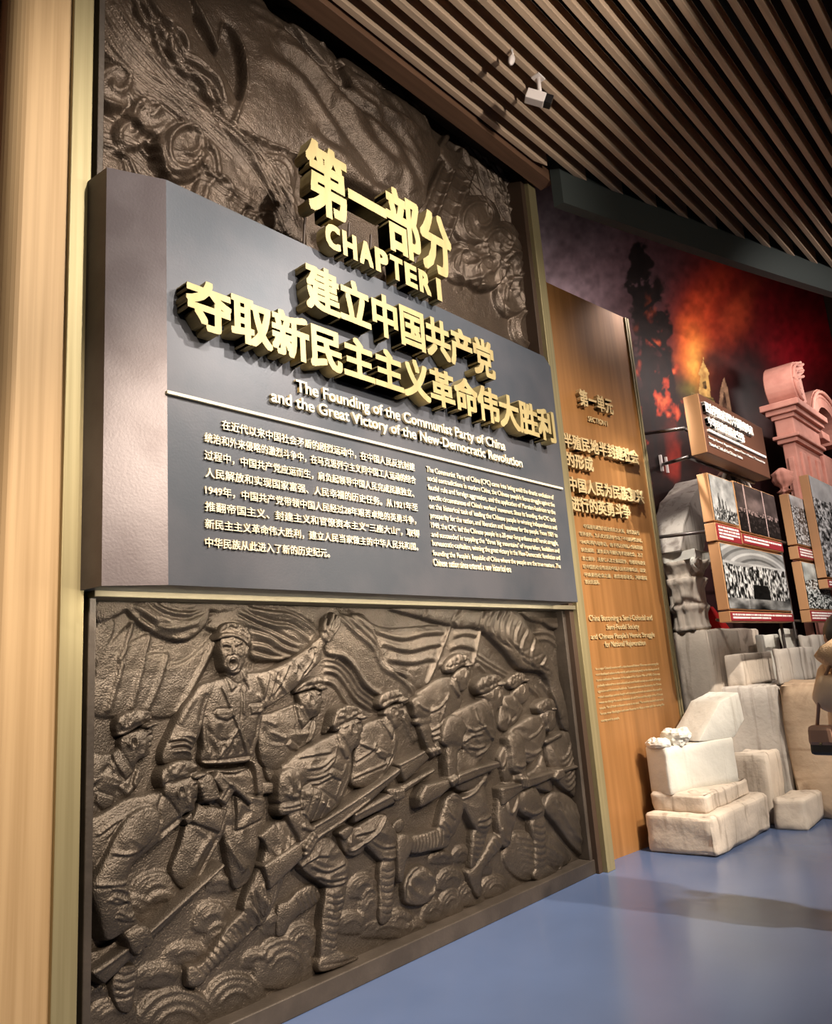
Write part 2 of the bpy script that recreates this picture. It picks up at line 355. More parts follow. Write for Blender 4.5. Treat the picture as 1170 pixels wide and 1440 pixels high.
en = [("The Communist Party of China (CPC) came into being amid the drastic evolution of",60,118,1055,325),("social contradictions in modern China, the Chinese people's fierce struggle against the",68,185,1062,385),
("feudal rule and foreign aggression, and the application of Marxism-Leninism to the",72,255,1068,445),("specific circumstances of China's workers' movement. Since its founding, the CPC took",80,330,1072,505),
("on the historical task of leading the Chinese people in winning independence and",83,402,1080,565),("prosperity for the nation, and liberation and happiness for the people. From 1921 to",90,475,1085,625),
("1949, the CPC led the Chinese people in a 28-year-long arduous and heroic struggle,",95,548,1090,690),("and succeeded in toppling the \"three big mountains\" of imperialism, feudalism and",100,620,1100,748),
("bureaucratic-capitalism, winning the great victory in the New-Democratic Revolution and",105,690,1107,805),("founding the People's Republic of China where the people are the true masters. The",110,765,1110,870),
("Chinese nation since entered a new historical era",115,835,722,890)]
for t,a,b,c,d in en:
    line_sign('text_line',t,M['cream'],(590+a*K,640+(b+32)*K),(590+c*K,640+(d+28)*K),56*K,.008,.012)
# ================= SECTION PANEL =================
WD = np.array([1,-.10]); WD /= np.linalg.norm(WD); WO = np.array([5.66,3.375])
def PW(px,py,out=0.0):                       # distance along the section panel and height
    r = ray(px,py); n = np.array([-WD[1],WD[0]])    # plane: n.(p-WO) = -out
    o = WO-n*out; t = (n@o)/(n@r[:2]); p = r*t; return float((p[:2]-o)@WD), p[2]+CH
sp = empty('section_panel',(WO[0]+.9,WO[1]-.09,0),'tall copper-coloured wall panel with raised section lettering, right of the brass strip','sign')
nW = np.array([-WD[1],WD[0]])
def wpt(u,z,d): p = WO+WD*u-nW*d; return (p[0],p[1],z)
ur = .5*(PW(885,455)[0]+PW(958,1000)[0]); zt = .5*(PW(765,390)[1]+PW(885,455)[1])
print('section', ur, PW(885,455), PW(958,1000), PW(765,390))
mb = MB(); mb.hexa([wpt(0,0,0),wpt(ur-.07,0,0),wpt(ur-.07,0,-.08),wpt(0,0,-.08)],[wpt(0,zt,0),wpt(ur-.07,zt,0),wpt(ur-.07,zt,-.08),wpt(0,zt,-.08)])
mb.build('board', M['copper'], sp)
mb = MB(); mb.hexa([wpt(ur-.07,0,.012),wpt(ur-.045,0,.012),wpt(ur-.045,0,-.1),wpt(ur-.07,0,-.1)],[wpt(ur-.07,zt,.012),wpt(ur-.045,zt,.012),wpt(ur-.045,zt,-.1),wpt(ur-.07,zt,-.1)])
mb.hexa([wpt(ur-.03,0,.012),wpt(ur,0,.012),wpt(ur,0,-.1),wpt(ur-.03,0,-.1)],[wpt(ur-.03,zt,.012),wpt(ur,zt,.012),wpt(ur,zt,-.1),wpt(ur-.03,zt,-.1)])
mb.build('edge_trim', M['brass'], sp)
def line_sec(name, body, m, p0, p1, ht, depth, off):
    ua,za = PW(*p0,depth); ub,zb = PW(*p1,depth); z1 = PW(p0[0],p0[1]-ht,depth)[1]+.5*(zb-za); z0=.5*(za+zb)
    return put_text(name, body, m, sp, WO, WD, ua, ub, z0, z1, depth, off, .002)
K=.1389; A=lambda x,y:(780+x*K,530+y*K)
line_sec('text_line','第一单元',M['secletter'],A(262,292),A(600,385),165*K,.045,.03)
line_sec('text_line','SECTION I',M['secletter'],A(342,442),A(538,508),52*K,.015,.02)
line_sec('text_line','半殖民地半封建社会',M['secletter'],A(95,700),A(860,900),150*K,.05,.03)
line_sec('text_line','的形成',M['secletter'],A(120,905),A(400,965),150*K,.05,.03)
line_sec('text_line','中国人民为民族复兴',M['secletter'],A(150,1140),A(912,1300),150*K,.05,.03)
line_sec('text_line','进行的英勇斗争',M['secletter'],A(172,1355),A(780,1440),150*K,.05,.03)
K=.13675; A=lambda x,y:(800+x*K,720+y*K)
for t,a,b,c,d in [("中国是有着悠久历史的东方大国，曾长期走在",155,155,730,250),("世界前列，为人类文明进步作出了不可磨灭的贡献。",108,220,760,340),("1840年鸦片战争后，由于西方列强入侵和封建",120,308,765,410),
 ("统治腐败，逐步沦为半殖民地半封建社会，为了",128,395,765,480),("救亡图存，无数仁人志士奋起抗争，但都没有改变",138,482,790,562),("旧中国的社会性质和中国人民的悲惨命运，历史",148,565,795,640),("呼唤新的社会力量、新的思想理论，开辟救国",160,650,805,715),("救民的道路。",168,738,318,748)]:
    line_sec('text_line',t,M['secletter'],A(a,b),A(c,d),46*K,.008,.01)
K=.1389; A=lambda x,y:(820+x*K,850+y*K)
for t,a,b,c,d,h in [("China Becoming a Semi-Colonial and",65,182,705,180,78),("Semi-Feudal Society",243,265,572,268,70),("and Chinese People's Heroic Struggle",85,362,728,350,72),("for National Rejuvenation",225,445,637,432,74)]:
    line_sec('text_line',t,M['secletter'],A(a,b),A(c,d),h*K,.010,.012)
L=["As a major Oriental country with a time-honored history, China was once among the","most developed nations in the world, and contributed greatly to the development of","human civilization. However, in the wake of the Opium War of 1840, China was",
"gradually reduced to a semi-colonial and semi-feudal society as a result of foreign","aggression and the corrupt feudal rule. To save and rejuvenate the country, the Chinese","nation's countless patriots fought with tenacity and tried one solution after another",
"means to change the social character of old China and the plight of the Chinese","people. Yet all their endeavors came to no avail. The country awaited new social","forces, new ideologies and new theories to blaze a new path for saving the","country and its people."]
for i,t in enumerate(L):
    a=(125+6.6*i, 672+58*i); c=(765+7*i, 622+50*i)
    if i==9: c=(370,1172)
    line_sec('text_line',t,M['secletter'],A(*a),A(*c),36*K,.004,.006)
# ================= BRONZE RELIEFS: sculpted height surfaces on the wall =================
_N = NR.rand(512,512)
def vnoise(X, Z, s):
    u = (X*s)%512; v = (Z*s)%512; i = u.astype(int); j = v.astype(int); a = u-i; b = v-j; a = a*a*(3-2*a); b = b*b*(3-2*b)
    i1 = (i+1)%512; j1 = (j+1)%512; i %= 512; j %= 512
    return (_N[i,j]*(1-a)+_N[i1,j]*a)*(1-b)+(_N[i,j1]*(1-a)+_N[i1,j1]*a)*b-.5
def catmull(p, n=6, closed=True):
    N = len(p)
    if N < 3: return p
    out = []
    for i in range(N if closed else N-1):
        if closed: p0,p1,p2,p3 = p[i-1],p[i],p[(i+1)%N],p[(i+2)%N]
        else: p0,p1,p2,p3 = p[max(i-1,0)],p[i],p[i+1],p[min(i+2,N-1)]
        for k in range(n):
            t = k/n; out.append(.5*(2*p1+(p2-p0)*t+(2*p0-5*p1+4*p2-p3)*t*t+(3*p1-p0-3*p2+p3)*t**3))
    if not closed: out.append(p[-1])
    return np.array(out)
def segdist(X, Z, p, closed):
    d = np.full(X.shape, 1e9); tt = np.zeros(X.shape); ins = np.zeros(X.shape,bool); N = len(p); L = N if closed else N-1
    for i in range(L):
        a = p[i]; b = p[(i+1)%N]; e = b-a; l = max(e@e,1e-12)
        t = np.clip(((X-a[0])*e[0]+(Z-a[1])*e[1])/l,0,1); q = (X-a[0]-t*e[0])**2+(Z-a[1]-t*e[1])**2
        m = q < d; d[m] = q[m]; tt[m] = (i+t[m])/L
        if closed and a[1] != b[1]:
            c = ((a[1]>Z)!=(b[1]>Z)) & (X < e[0]*(Z-a[1])/e[1]+a[0]); ins ^= c
    return np.sqrt(d), tt, ins
def poisson(mask, h):
    u = np.zeros(mask.shape); n = max(mask.shape); w = 2/(1+math.pi/max(n,4)); I,J = np.indices(mask.shape)
    red = mask&((I+J)%2==0); blk = mask&((I+J)%2==1)
    up = np.zeros((u.shape[0]+2,u.shape[1]+2))
    for it in range(int(1.6*n)+20):
        for c in (red,blk):
            up[1:-1,1:-1] = u
            g = .25*(up[:-2,1:-1]+up[2:,1:-1]+up[1:-1,:-2]+up[1:-1,2:]+h*h)
            u[c] += w*(g-u)[c]
    return np.maximum(u,0)
def upsamp(a, n0, n1, f):
    i = np.arange(n0)/f; j = np.arange(n1)/f; i0 = np.minimum(i.astype(int),a.shape[0]-2); j0 = np.minimum(j.astype(int),a.shape[1]-2)
    s = (i-i0)[:,None]; t = (j-j0)[None,:]; g = lambda x,y: a[np.ix_(x,y)]
    return (g(i0,j0)*(1-s)+g(i0+1,j0)*s)*(1-t)+(g(i0,j0+1)*(1-s)+g(i0+1,j0+1)*s)*t
HS = .62                                     # depth scale of the carving
class Relief:
    def __init__(s, base=0.0, g=.006, clay=.0016): s.ops=[]; s.base=base*HS; s.g=g; s.clay=clay; s.dep=s.base+.02
    def poly(s, p, lift=0.0, k=.55, H=.07, sm=True, lip=7.0, rough=0):
        """a closed outline blown up into a rounded form; lift above the figure's base"""
        lift*=HS; big = H>=.06; flat = H<=.025 and k<=.3; H0 = H; H*=HS*1.15; k*=.85
        s.dep = s.base+lift+.5*H; q = PYarr(p, YB-s.dep)
        if sm: q = catmull(q, 5)
        if s.cloth and flat: s.ops.append(('d',q,.004+H0*.4)); return s
        s.ops.append(('p',q,s.base+lift,k,H*.85,lip,rough or (-.010 if big and s.cloth else 0))); return s
    def st(s, p, w, a, n=1, off=0.0, taper=True, sm=True, dep=None):
        """a modelled stroke: ridge (a>0) or groove (a<0) of half-width w; n side-by-side copies"""
        q = PYarr(p, YB-(dep or s.dep))
        if sm and len(q)>2: q = catmull(q,5,False)
        for i in range(n):
            r = q
            if i or off and n>1:
                t = np.gradient(q,axis=0); t /= np.linalg.norm(t,axis=1)[:,None]+1e-9; r = q+np.stack([-t[:,1],t[:,0]],1)*off*i
            s.ops.append(('s',r,w*(.78 if s.cloth else 1),a*(.85 if HS<1 else 1),taper))
        return s
    def cap(s, p, r0, r1, lift, k=1.0):
        """a limb or finger: round bar along a line"""
        lift*=HS; s.dep = s.base+lift+.6*r0*k; q = PYarr(p, YB-s.dep)
        if len(q)>2: q = catmull(q,4,False)
        s.ops.append(('c',q,s.base+lift,r0,r1,k)); return s
    def folds(s, p0, p1, n, w, a, length, bend=.2, seed=0):
        """a fan of cloth creases laid across the line p0-p1"""
        R = random.Random(seed); a0 = np.array(p0,float); a1 = np.array(p1,float); e = a1-a0; nn = np.array([-e[1],e[0]]); nn /= np.linalg.norm(nn)
        for i in range(n):
            t = (i+.5+R.uniform(-.25,.25))/n; c = a0+e*t; L = length*R.uniform(.6,1); d = nn*L*.5; j = e/np.linalg.norm(e)*L*R.uniform(-bend,bend)
            s.st(np.array([c-d+j,c+j*.2+e/np.linalg.norm(e)*L*.12,c+d-j]),w*R.uniform(.7,1.2),a*R.uniform(.6,1.1)*(1 if i%2 else -1))
        return s
    def grid(s):
        lo = np.min([o[1].min(0) for o in s.ops if o[0]!='s' or s.plain],0)-.05; hi = np.max([o[1].max(0) for o in s.ops if o[0]!='s' or s.plain],0)+.05
        return lo,hi
    plain=False; cloth=True
    def make(s, name, m, parent, rect=None, floor=-.015, zmin=None, xr=None):
        g = s.g
        if rect: lo=np.array(rect[:2]); hi=np.array(rect[2:])
        else: lo,hi = s.grid()
        if zmin is not None: lo[1] = max(lo[1],zmin)
        if xr: lo[0]=max(lo[0],xr[0]); hi[0]=min(hi[0],xr[1])
        nx,nz = int((hi[0]-lo[0])/g)+1, int((hi[1]-lo[1])/g)+1
        xs = lo[0]+g*np.arange(nx); zs = lo[1]+g*np.arange(nz); X,Z = np.meshgrid(xs,zs,indexing='ij')
        Hh = np.full(X.shape, 0.0 if rect else -1.0)
        def win(p, pad):
            a = np.maximum(((p.min(0)-pad-lo)/g).astype(int),0); b = np.minimum(((p.max(0)+pad-lo)/g).astype(int)+2,[nx,nz])
            return (slice(a[0],b[0]),slice(a[1],b[1])) if (b-a).min()>3 else None
        for o in s.ops:
            if o[0]=='p':
                _,q,b,k,H,lip,rough = o; w = win(q,.03)
                if not w: continue
                x = X[w]; z = Z[w]; f = 2; xc = x[::f,::f]; zc = z[::f,::f]
                if x.shape[0]%f!=1 or x.shape[1]%f!=1:
                    xc = xs[w[0]][0]+g*f*np.arange(x.shape[0]//f+1); zc = zs[w[1]][0]+g*f*np.arange(x.shape[1]//f+1); xc,zc = np.meshgrid(xc,zc,indexing='ij')
                if min(xc.shape)<3: continue
                d,_,ins = segdist(xc,zc,q,True); u = poisson(ins,g*f); sd = np.where(ins,d,-d)
                u = upsamp(u,*x.shape,f); sd = upsamp(sd,*x.shape,f)
                r = k*np.sqrt(2*u); r = H*np.tanh(r/H)
                h = b+np.where(sd>0, r, lip*sd)
                if rough>0: h = h+np.where(sd>0,rough*vnoise(x,z,60),0)
                elif rough<0:                 # loose cloth: wandering creases
                    wx_ = x+.10*vnoise(x,z,7); wz_ = z+.10*vnoise(x+9,z+5,7); c_ = (q.max(0)-q.min(0)); th = .6 if c_[1]>c_[0] else 1.1
                    uu = wx_*math.cos(th)+wz_*math.sin(th); ww = -wx_*math.sin(th)+wz_*math.cos(th)
                    rg = 1-2*np.abs(vnoise(uu+3,ww*.35+7,17)*1.6); h = h+np.where(sd>0,-rough*(rg-.5)*np.clip(sd/.02,0,1)*(vnoise(x+40,z+40,5)+.6),0)
                Hh[w] = np.maximum(Hh[w],h)
            elif o[0]=='d':                       # a sewn-on piece: pocket, collar, belt
                _,q,am = o; w = win(q,.03)
                if not w: continue
                d,_,ins = segdist(X[w],Z[w],q,True); sd = np.where(ins,d,-d); cur = Hh[w]
                Hh[w] = np.where(cur>-.5,cur+am*np.clip(sd/.006+.5,0,1)-.4*am*np.exp(-((sd+.008)/.006)**2),cur)
            elif o[0]=='c':
                _,q,b,r0,r1,k = o; w = win(q,max(r0,r1)+.02)
                if not w: continue
                d,t,_ = segdist(X[w],Z[w],q,False); r = r0+(r1-r0)*t
                h = b+np.where(d<r,k*np.sqrt(np.maximum(r*r-d*d,0)),7*(r-d)); Hh[w] = np.maximum(Hh[w],h)
            else:
                _,q,wd_,a,taper = o; w = win(q,wd_*2.5)
                if not w: continue
                d,t,_ = segdist(X[w],Z[w],q,False); e = np.exp(-(d/wd_)**2)
                if taper and len(q)>1: e = e*np.clip(np.minimum(t,1-t)*6,.0,1)**.6
                cur = Hh[w]; Hh[w] = np.where(cur>-.5, cur+a*e, cur)
        ok = Hh>-.5
        B = np.where(ok,Hh,-.05)
        P = np.pad(B,1,mode='edge'); B2 = (4*B+2*(P[:-2,1:-1]+P[2:,1:-1]+P[1:-1,:-2]+P[1:-1,2:])+P[:-2,:-2]+P[2:,2:]+P[:-2,2:]+P[2:,:-2])/16
        B2 = .45*B+.55*B2 if g>.0042 else B2
        B2 = B2+s.clay*(vnoise(X,Z,22)*1.6+vnoise(X,Z,55)+.25*vnoise(X,Z,120))*np.where(B>0,1,0)
        B2 = np.maximum(B2,floor)
        keep = B2>floor+1e-4 if not rect else np.ones_like(ok)
        cell = keep[:-1,:-1]|keep[1:,:-1]|keep[:-1,1:]|keep[1:,1:]
        vid = -np.ones(X.shape,int); used = np.zeros(X.shape,bool)
        used[:-1,:-1]|=cell; used[1:,:-1]|=cell; used[:-1,1:]|=cell; used[1:,1:]|=cell
        n = used.sum(); vid[used]=np.arange(n)
        co = np.stack([X[used],YB-B2[used],Z[used]],1)
        I,J = np.nonzero(cell); fc = np.stack([vid[I,J],vid[I+1,J],vid[I+1,J+1],vid[I,J+1]],1)
        me = bpy.data.meshes.new(name); me.vertices.add(n); me.vertices.foreach_set('co',co.ravel().astype(np.float32))
        nf = len(fc); me.loops.add(nf*4); me.loops.foreach_set('vertex_index',fc.ravel().astype(np.int32)); me.polygons.add(nf)
        me.polygons.foreach_set('loop_start',np.arange(0,nf*4,4,dtype=np.int32)); me.update(calc_edges=True); me.validate()
        return link(name, me, m, parent, True)
def ell(c, rx, ry, n=14, a0=0, a1=6.28319): return np.array([[c[0]+rx*math.cos(a0+(a1-a0)*i/n),c[1]-ry*math.sin(a0+(a1-a0)*i/n)] for i in range(n+(a1<6.2))])
def mound(R, z, cx, cy, rx, ry, rings=3, lift=0.0, H=.05):
    """a rounded tussock with concentric ridges"""
    k = z.k; c = (z.x+cx*k, z.y+cy*k); rx*=k; ry*=k
    R.poly(np.vstack([ell(c,rx,ry,12,0,3.14159),[[c[0]-rx*.8,c[1]+ry*.35],[c[0]+rx*.8,c[1]+ry*.35]]]),lift,.4,H,lip=4)
    for i in range(rings):
        f = 1-.2*(i+.4); R.st(ell(c,rx*f,ry*f,12,.25,2.9),.010,.010 if i%2==0 else .007)
def swirl(R, z, cx, cy, r, turns=2.2, w=.012, a=.012, sy=1.0, ph=0, lift=.01, H=.05):
    k = z.k; c = (z.x+cx*k, z.y+cy*k); R.poly(ell(c,r*k,r*k*sy),lift,.45,H,lip=3)
    R.st(np.array([[c[0]+r*k*(1-i/40)*math.cos(ph+i/40*turns*6.283),c[1]+r*k*sy*(1-i/40)*math.sin(ph+i/40*turns*6.283)] for i in range(38)]),w,a)
BR = M['bronze']
lr = empty('bronze_relief',(3.5,3.35,0),'lower dark bronze relief of charging soldiers with rifles under the sign panel','relief')
# frame: base ledge and stiles
MB().box(1.54,5.53,3.27,YB+.05,0,.10,.006).build('base_ledge', M['frame'], lr)
MB().box(1.54,1.575,3.265,YB+.05,.10,2.0,.006).build('side_stile', M['frame'], lr)
MB().box(5.44,5.53,3.285,YB+.05,.10,2.0,.006).build('side_stile', M['frame'], lr)
# ---- background: smoke, banners, ribbons of fire, tussocks
HS = .9; R = Relief(0,.006,.0022); R.cloth = False
P = R.poly; S = R.st
for t in ("80 170,155 155,150 230,80 360","140 270,235 175,215 270,170 360,90 390,80 370","185 290,310 225,270 390,230 560,60 560,80 400","270 340,390 310,350 450,310 560,220 560","370 380,480 330,610 215,580 320,500 470,430 570,300 560"):
    P(CA(t),.012,.12,.018,lip=3)
for t in ("610 215,520 400,430 560","310 225,270 390,230 540","390 310,345 440,300 545","235 175,205 280,180 330","190 350,160 450,130 550"): S(CA(t),.012,.016,taper=False)
P(CA("85 65,235 65,220 110,150 150,85 165"),.015,.4,.04); P(CA("85 165,160 155,150 200,85 240"),.01,.3,.03)
P(CA("215 80,330 65,450 68,560 75,575 150,540 205,480 245,400 240,320 205,250 150"),.02,.45,.05)
for t in ("240 110,300 150,340 190,420 215,530 190","300 80,370 130,470 150,560 120","340 75,400 110,480 118,555 95","270 140,330 170,400 180","330 205,410 228,500 215"): S(CA(t),.011,-.016)
for t in ("250 95,320 150,400 195,530 170","320 72,390 120,500 135","345 200,420 222,520 205"): S(CA(t),.016,.012)
P(CA("545 80,640 72,720 85,690 112,600 122"),.03,.45,.035); P(CA("565 190,600 150,660 160,700 200,640 215"),.02,.4,.03); P(CA("440 85,560 80,560 110,470 110"),.03,.4,.03)
P(CA("570 150,640 110,720 82,900 80,1100 92,1125 110,1060 160,1075 230,1020 280,940 320,850 335,760 325,745 230,640 175"),.018,.3,.045)
for t in ("715 105,770 140,850 165,930 180,1010 240","740 95,830 112,920 125,1000 170,1045 215","690 130,760 170,850 210,960 265","745 195,830 225,900 270,960 285","755 250,820 265,860 290,930 312","760 290,830 312,900 318"): S(CA(t),.011,-.018); S(CA(t)+np.array([0,4.5]),.014,.013)
# hanging smoke at the middle and ribbons of flame
P(CB("0 100,40 95,75 130,160 130,200 200,230 330,330 400,370 440,330 500,240 480,150 420,90 330,0 280"),.012,.3,.04)
for i,t in enumerate(("60 110,130 180,200 250,240 340,330 390,372 450","75 108,150 170,215 240,255 345,340 385,380 440","95 112,165 165,225 230,265 350,345 375,388 430","45 130,110 200,185 265,225 345,310 400,360 460")): S(CB(t),.014,.020); 
for t in ("0 290,60 300,110 345,160 420,230 470,240 500","0 310,55 325,100 365,150 440,225 490","0 335,50 345,90 390,140 460,215 510","0 360,45 370,80 410,130 480,200 525","0 400,40 420,80 480,110 520"): S(CB(t),.017,.024); S(CB(t)+np.array([0,4]),.010,-.014)
for t in ("330 520,360 580,385 650","320 540,345 600,372 660","345 500,380 570,395 640"): S(CB(t),.016,.02)
P(CB("130 145,250 185,420 175,520 172,635 182,600 340,560 430,380 430,330 360,230 350,205 250"),.008,.1,.02,lip=3)
for t in ("160 180,300 225,400 205,490 200","220 245,330 275,420 255,475 250","240 310,340 325,420 310,445 320","450 345,520 320,600 325","520 215,570 205,620 215","500 270,550 255,615 270"): S(CB(t),.022,.014); S(CB(t)+np.array([0,5.5]),.014,-.010)
for t in ("505 172,460 290,410 410","633 180,615 260,600 330"): S(CB(t),.014,.022,taper=False)
P(CB("280 100,500 92,640 108,780 105,850 200,925 300,975 430,1010 590,985 600,945 500,900 375,800 350,730 270,640 190,540 180,400 140"),.025,.5,.07)
for t in ("560 100,520 150,540 178","420 100,410 125,400 140","655 110,635 160,650 195,700 225","720 108,690 160,700 220,745 262","760 120,735 180,745 240,800 280,850 262","790 150,765 210,775 270,830 310,890 290","820 190,790 250,800 310,850 340,905 320","850 225,830 290,850 345,910 345","690 110,660 165,675 215","740 112,712 170,725 240,770 275","900 300,880 340,920 365"): S(CB(t),.012,-.010); S(CB(t)+np.array([3.2,0]),.014,.007)
for t in ("615 270,700 330,800 390,900 470","620 300,700 350,790 400","640 330,680 370","900 400,940 470,970 560","880 420,930 500,960 590","820 400,880 450,920 520"): S(CB(t),.014,.014)
P(CB("815 110,960 115,985 185,900 165,840 150"),.02,.4,.04); P(CB("880 130,975 130,975 185,920 180"),.03,.4,.03)
for t in ("860 235,920 230,965 270,975 350","850 205,930 205,975 260"): S(CB(t),.016,.018)
# hillside of long grass, right
P(Z8("400 1020,520 1010,620 1000,800 1190,500 1340,340 1200"),.01,.25,.04,lip=3)
for i in range(7): S(Z8(f"{400+10*i} {1030+40*i},{520+10*i} {1060+42*i},{640+12*i} {1120+38*i},{760-10*i} {1190+10*i}"),.018,.013)
for cx,cy,rx,ry in ((350,560,115,110),(375,600,75,65),(590,680,85,100),(480,830,105,70),(370,930,120,80),(440,1150,200,200),(690,1050,145,160),(900,900,135,170),(160,1110,120,120),(980,780,85,110),(620,520,60,60),(790,850,70,60),(230,640,110,90),(90,1000,70,70),(620,760,70,90),(860,700,60,70)): mound(R,CC,cx,cy,rx,ry,3,0,.05)
for cx,cy,rx,ry in ((160,570,65,75),(185,660,45,110),(110,720,75,70),(260,740,120,60),(375,740,50,60),(450,670,52,70),(520,640,52,90),(595,600,62,80),(520,540,62,70),(565,430,42,50),(700,570,62,70),(480,440,50,40),(640,480,50,60),(310,700,60,60)): mound(R,CD,cx,cy,rx,ry,3,.0,.05)
R.make('background', BR, lr, rect=(1.572,.06,5.50,2.03))
HS = .62
# ---- head helper in a crop's coordinates
def head(R, z, face, capo, visor, ear, prof=None, lift=.03, eye=None, H=.06):
    R.poly(z(face),lift,.62,H)
    if ear:
        e = z(ear)[0]; k = .011 if R.g<.008 else .014
        R.st(np.array([e+[0,-4*z.k*4],e+[4*z.k*3,0],e+[0,4*z.k*5]]) if False else ell(e,z.k*16,z.k*34,10,-.9,4.6),k,.022); R.st(np.array([e-[0,z.k*12],e+[0,z.k*14]]),k*.8,-.012)
    if eye is not None:
        for t,w,a in eye: R.st(z(t),w,a)
def capmesh(z, capo, visor, par, base, g, seams=()):
    C = Relief(base*.8,g,.0022); C.cloth = False; C.poly(z(capo),.0,.6,.055,rough=.012)
    c = z(capo).mean(0)
    for t in seams: C.st(z(t),.007,-.008)
    C.poly(z(visor),.045,.3,.02); C.make('cap', BR, par); return C
# ---- soldier with raised arm, shouting
f1 = Relief(.035,.0035); z = Z1
f1.poly(Z4("205 110,350 95,490 90,552 150,560 340,530 385,380 445,330 440,280 460,110 410,165 270"),.0,.35,.07)
f1.poly(Z4("100 410,160 300,330 300,370 330,310 500,230 650,185 740,85 800,10 700,60 540"),.0,.45,.07).poly(Z4("320 460,370 330,530 300,552 400,530 560,480 740,390 795,345 650"),.005,.4,.07)
f1.st(Z4("330 520,400 640,440 690"),.02,.016).st(Z4("250 480,190 560,130 680"),.02,.012).st(Z4("290 480,230 600,170 720"),.014,-.012)
f1.poly(Z4("120 400,165 290,330 330,285 462"),.035,.2,.02,False).poly(Z4("378 250,450 250,555 260,560 350,530 385,385 447"),.03,.2,.025,False)
f1.poly(z("330 490,430 465,500 452,590 438,690 430,715 560,690 680,670 800,640 920,615 990,320 1010,305 900,300 800,300 640,300 520"),.012,.42,.085)
f1.folds(z("345 930")[0],z("600 900")[0],9,.011,.008,22,seed=1)
f1.st(z("320 700,330 800,345 930"),.014,-.010).st(z("650 700,640 800,600 930"),.014,-.010).st(z("310 760,400 860,520 840"),.012,-.007).st(z("640 560,660 640,650 700"),.012,.01)
f1.poly(z("300 505,250 560,180 650,120 780,72 880,50 950,62 1010,130 1005,200 990,250 985,240 920,275 860,300 790,335 640,405 540,390 490"),.03,.5,.085)
for t in ("90 860,170 850,235 880","100 895,180 880,240 915","110 930,190 925,235 945","130 830,210 830,260 850"): f1.st(z(t),.010,.014).st
for t in ("85 878,175 868,235 897","105 913,185 905,235 930"): f1.st(z(t),.009,-.012)
f1.st(z("260 570,200 660,150 760"),.02,.010).st(z("330 560,300 660,280 760"),.016,-.010)
f1.poly(z("590 438,700 420,800 380,900 320,980 260,1040 212,1075 195,1092 240,1062 290,1058 355,1000 415,940 480,880 540,800 600,700 655,680 560,640 480"),.03,.5,.085)
for t in ("720 430,700 520,690 600","760 420,745 500,720 600","860 350,890 400,880 440","960 290,990 270,1010 280","840 380,800 480,740 580","900 370,930 420,900 500","1000 300,980 370,930 440","640 450,660 540,670 620"): f1.st(z(t),.012,.011); f1.st(z(t)+np.array([3,1.]),.010,-.010)
f1.poly(z("455 425,462 470,520 540,572 525,580 400"),.035,.5,.05)
f1.poly(z("420 205,416 280,428 350,440 400,470 432,508 442,545 422,570 380,582 330,592 280,592 215,540 185,460 180"),.05,.62,.075)
# face
f1.st(z("425 252,450 252,476 264"),.006,.012).st(z("498 262,520 248,548 234"),.006,.012)
f1.st(z("430 270,450 272,470 274"),.006,-.013).st(z("505 272,525 266,548 258"),.006,-.013).st(z("440 282,462 281"),.004,.007).st(z("512 277,538 270"),.004,.007)
f1.st(z("486 250,482 290,478 312"),.007,.017,taper=False).st(z("464 316,470 312"),.005,.008).st(z("500 314,506 312"),.005,.008)
f1.st(z("478 236,484 258"),.003,-.008).st(z("494 234,492 256"),.003,-.008).st(z("450 244,466 252"),.003,-.004)
f1.st(z("458 318,446 350,452 395"),.005,-.009).st(z("512 314,528 345,524 400"),.005,-.009).st(z("436 300,446 330"),.010,.006).st(z("535 290,540 330"),.012,.006)
f1.st(ell(z("485 372")[0],6.8,9.2,16),.005,.010,taper=False).st(z("478 360,488 360"),.007,-.022,taper=False).st(z("474 372,496 372"),.0075,-.024,taper=False).st(z("480 384,492 384"),.006,-.02,taper=False)
f1.st(z("472 350,486 346,500 349"),.0035,.014).st(z("476 396,490 398"),.004,.008).st(z("470 424,508 432,535 416"),.010,.008)
f1.st(ell(z("588 306")[0],2.6,7,10,-1.2,4.4),.005,.018)
# collar, pockets, straps, belt
f1.poly(z("470 462,500 490,527 515,488 548"),.095,.25,.015,False).poly(z("562 412,590 470,602 528,585 500,566 465"),.09,.25,.015,False)
f1.poly(z("385 690,400 672,480 668,498 706,460 732,400 716"),.088,.2,.012,False).poly(z("600 640,682 628,684 682,610 692"),.085,.2,.012,False)
f1.st(z("575 510,558 610,562 700"),.008,.012).st(z("548 530,552 620,540 740"),.007,-.008)
f1.st(z("430 525,480 660,540 810,592 940"),.010,.012,sm=False,taper=False).st(z("418 530,470 665,528 815,580 945"),.004,-.008,sm=False,taper=False)
f1.st(z("522 790,460 900,400 985"),.009,.011,sm=False,taper=False)
f1.poly(z("308 1002,460 992,620 968,614 1036,525 1068,310 1066"),.075,.2,.018,False).st(z("482 985,482 1065"),.005,.008,taper=False).st(z("528 980,528 1060"),.005,.008,taper=False)
f1.poly(Z4("488 40,520 50,545 80,550 230,520 235,505 100"),.075,.3,.03,False)
f1.poly(Z4("556 168,628 172,628 235,556 235"),.02,.3,.03,False)
# raised hand
f1.poly(z("1050 205,1058 150,1078 128,1105 140,1134 168,1132 205,1100 238,1068 228"),.05,.5,.035)
for t in ("1096 152,1112 105,1127 58","1108 158,1130 115,1149 72","1120 165,1144 125,1160 88","1128 176,1150 145,1164 112"): f1.cap(z(t),.0145,.010,.055)
f1.cap(z("1068 158,1070 125,1078 92"),.016,.011,.062)
f1.st(z("1075 170,1095 200,1100 230"),.006,-.008)
